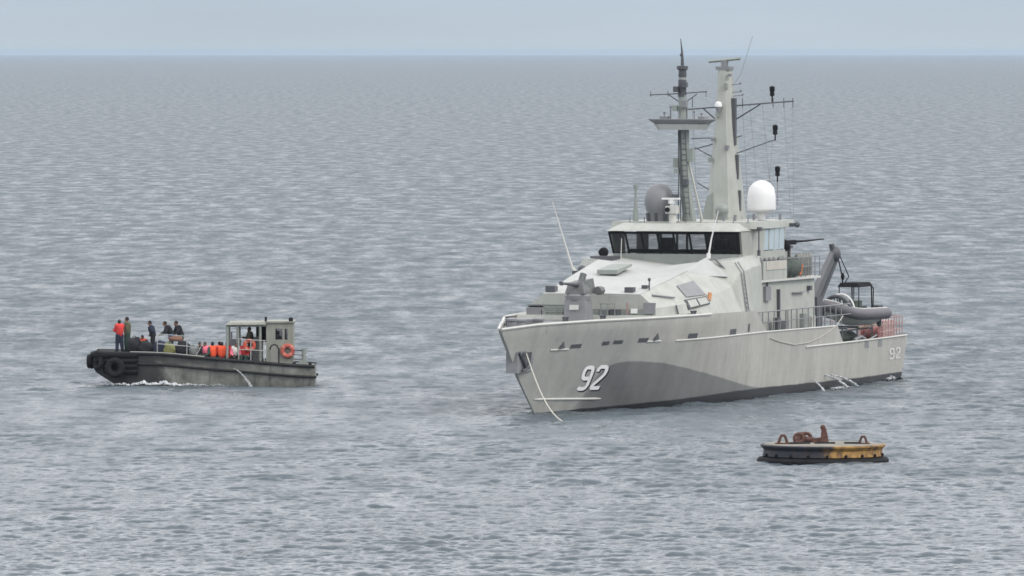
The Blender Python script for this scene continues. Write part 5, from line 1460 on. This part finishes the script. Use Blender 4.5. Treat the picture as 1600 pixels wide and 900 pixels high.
mb = MB(); mb.torus((-1.05, 0.1, 0.98), 0.2, 0.075, Matrix.Rotation(R(80), 3, 'X') @ Matrix.Rotation(R(10), 3, 'Z'), 20, 8); mb.torus((-0.72, 0.35, 0.99), 0.2, 0.08, Matrix.Rotation(R(75), 3, 'X'), 20, 8); mb.tube([(-0.75, 0.1, 0.95), (-0.4, 0.1, 0.9)], 0.12, 8)
mb.build('shackle', RUST, buoy)
mb = MB()
mb.hexa([(-0.5, -0.06, 0.79), (0.25, -0.06, 0.79), (0.25, 0.06, 0.79), (-0.5, 0.06, 0.79), (-0.5, -0.05, 0.96), (-0.1, -0.05, 1.02), (-0.1, 0.05, 1.02), (-0.5, 0.05, 0.96)])
mb.hexa([(-0.12, -0.2, 0.79), (0.26, -0.2, 0.79), (0.26, 0.2, 0.79), (-0.12, 0.2, 0.79), (-0.06, -0.12, 1.42), (0.14, -0.12, 1.42), (0.14, 0.12, 1.42), (-0.06, 0.12, 1.42)])
mb.ball((0.0, 0, 1.46), 0.12, 10, 8)
mb.build('mooring_post', RUST, buoy, 0)
for x0, x1, y_ in ((-1.5, -0.6, -1.0), (-0.4, 0.5, -0.85), (0.9, 1.6, -0.8)):
    mb = MB(); mb.box(x0, x1, y_ - 0.1, y_ + 0.1, 0.77, 0.86); mb.build('deck_bar', DARKB, buoy, 0)

# ------------------------------------------------------------------ foam on the water
def foam_mat():
    """broken white water: froth where the noise is high, clear between"""
    m = bpy.data.materials.new('foam_white'); m.use_nodes = True
    t = m.node_tree; b = t.nodes['Principled BSDF']; L = t.links.new
    b.inputs['Base Color'].default_value = (0.56, 0.59, 0.61, 1); b.inputs['Roughness'].default_value = 0.9
    co = t.nodes.new('ShaderNodeTexCoord')
    mp = t.nodes.new('ShaderNodeMapping'); mp.inputs['Scale'].default_value = (1.0, 0.7, 2.0); L(co.outputs['Object'], mp.inputs['Vector'])
    n = t.nodes.new('ShaderNodeTexNoise'); n.inputs['Scale'].default_value = 4.5; n.inputs['Detail'].default_value = 8; n.inputs['Roughness'].default_value = 0.7
    L(mp.outputs[0], n.inputs['Vector'])
    at_ = t.nodes.new('ShaderNodeAttribute'); at_.attribute_name = 'froth'
    ad = t.nodes.new('ShaderNodeMath'); ad.operation = 'ADD'; L(n.outputs['Fac'], ad.inputs[0]); L(at_.outputs['Fac'], ad.inputs[1])
    mr = t.nodes.new('ShaderNodeMapRange'); mr.inputs['From Min'].default_value = 0.76; mr.inputs['From Max'].default_value = 1.06; L(ad.outputs[0], mr.inputs['Value'])
    tr = t.nodes.new('ShaderNodeBsdfTransparent'); x = t.nodes.new('ShaderNodeMixShader')
    L(mr.outputs[0], x.inputs[0]); L(tr.outputs[0], x.inputs[1]); L(b.outputs[0], x.inputs[2])
    L(x.outputs[0], t.nodes['Material Output'].inputs['Surface'])
    return m
FOAMM = foam_mat()
def foam(name, path, width, height, froth, seed, nu=160, nv=14, side=1):
    """a ridge of broken water along a path: (x, y) points, and width, crest height and froth as functions of u in 0..1"""
    r_ = np.random.default_rng(seed)
    px = pchip(np.linspace(0, 1, len(path)), [p[0] for p in path]); py = pchip(np.linspace(0, 1, len(path)), [p[1] for p in path])
    ph = r_.uniform(0, 6.28, 8)
    vs, fr = [], []
    for i in range(nu + 1):
        u = i / nu
        x, y = px(u), py(u)
        dx, dy = px(min(1, u + .01)) - px(max(0, u - .01)), py(min(1, u + .01)) - py(max(0, u - .01))
        l = math.hypot(dx, dy) or 1
        nx_, ny_ = dy / l * side, -dx / l * side
        wv = 1 + 0.35 * math.sin(u * 37 + ph[0]) + 0.25 * math.sin(u * 83 + ph[1])
        for j in range(nv + 1):
            v = j / nv
            d = width(u) * v * (0.8 + 0.2 * wv)
            hump = math.exp(-((v - 0.3) / 0.22) ** 2)
            z = 0.05 + height(u) * hump * wv + 0.03 * r_.normal() * (0.3 + hump)
            vs.append((x + nx_ * d + 0.02 * r_.normal(), y + ny_ * d + 0.02 * r_.normal(), z))
            fr.append(froth(u) * (0.35 + 0.65 * hump) * (1 - v ** 3) - 0.6 * v ** 4)
    mb = MB()
    n = nv + 1
    mb.add(vs, [(i * n + k, i * n + k + 1, (i + 1) * n + k + 1, (i + 1) * n + k) for i in range(nu) for k in range(nv)])
    o = mb.build(name, FOAMM, None, 180, fix=False)
    q = o.data.attributes.new('froth', 'FLOAT', 'POINT'); q.data.foreach_set('value', np.array(fr, np.float32))
    o['kind'] = 'stuff'
    return o
def bell(u, c, s_): return math.exp(-((u - c) / s_) ** 2)
foam('bow_foam', [(LX + x, LY - BZ(x) * 0.9) for x in (-5.2, -4.4, -3.4, -2.2, -0.8, 0.8, 2.6)], lambda u: 0.5 + 0.7 * u, lambda u: 0.08 * bell(u, 0.08, 0.1) + 0.15 * bell(u, 0.45, 0.2) + 0.03, lambda u: 0.60 * (1 - u ** 5) + 0.14 * bell(u, 0.45, 0.3), 3)
foam('bow_spray', [(LX + x, LY - 1.0) for x in (-6.6, -5.8, -5.2, -4.6)], lambda u: 1.0, lambda u: 0.12 * bell(u, 0.7, 0.35), lambda u: 0.42 * bell(u, 0.65, 0.35), 4, 60)
def ship_path(a0, a1, off=-0.15): 
    r_ = []
    for a in np.linspace(a0, a1, 6):
        p = wp(a, hullp(a, 0) + off, 0); r_.append((p.x, p.y))
    return r_
foam('discharge_foam', ship_path(38.0, 44.5, 0.2), lambda u: 1.5 * bell(u, 0.5, 0.4) + 0.2, lambda u: 0.06, lambda u: 0.5 * bell(u, 0.5, 0.3), 5, 80)
foam('stern_foam', ship_path(51.0, 56.4), lambda u: 0.8, lambda u: 0.16 * bell(u, 0.45, 0.25), lambda u: 0.55 * bell(u, 0.45, 0.25), 6, 80)
foam('stem_foam', ship_path(5.2, 9.0, 0.0), lambda u: 0.5, lambda u: 0.03, lambda u: 0.25 * (1 - u), 7, 50)

# ------------------------------------------------------------------ sea haze
def build_haze():
    me = MB(); me.box(-20000, 20000, -450, 45500, -2.5, 24.0)
    m = bpy.data.materials.new('haze_air'); m.use_nodes = True
    t = m.node_tree
    t.nodes.remove(t.nodes['Principled BSDF'])
    v = t.nodes.new('ShaderNodeVolumePrincipled')
    v.inputs['Color'].default_value = (0.468, 0.582, 0.69, 1)
    v.inputs['Density'].default_value = 3.0e-5
    t.links.new(v.outputs[0], t.nodes['Material Output'].inputs['Volume'])
    o = me.build('haze', m, None, 0)
    o['kind'] = 'stuff'
    return o
build_haze()
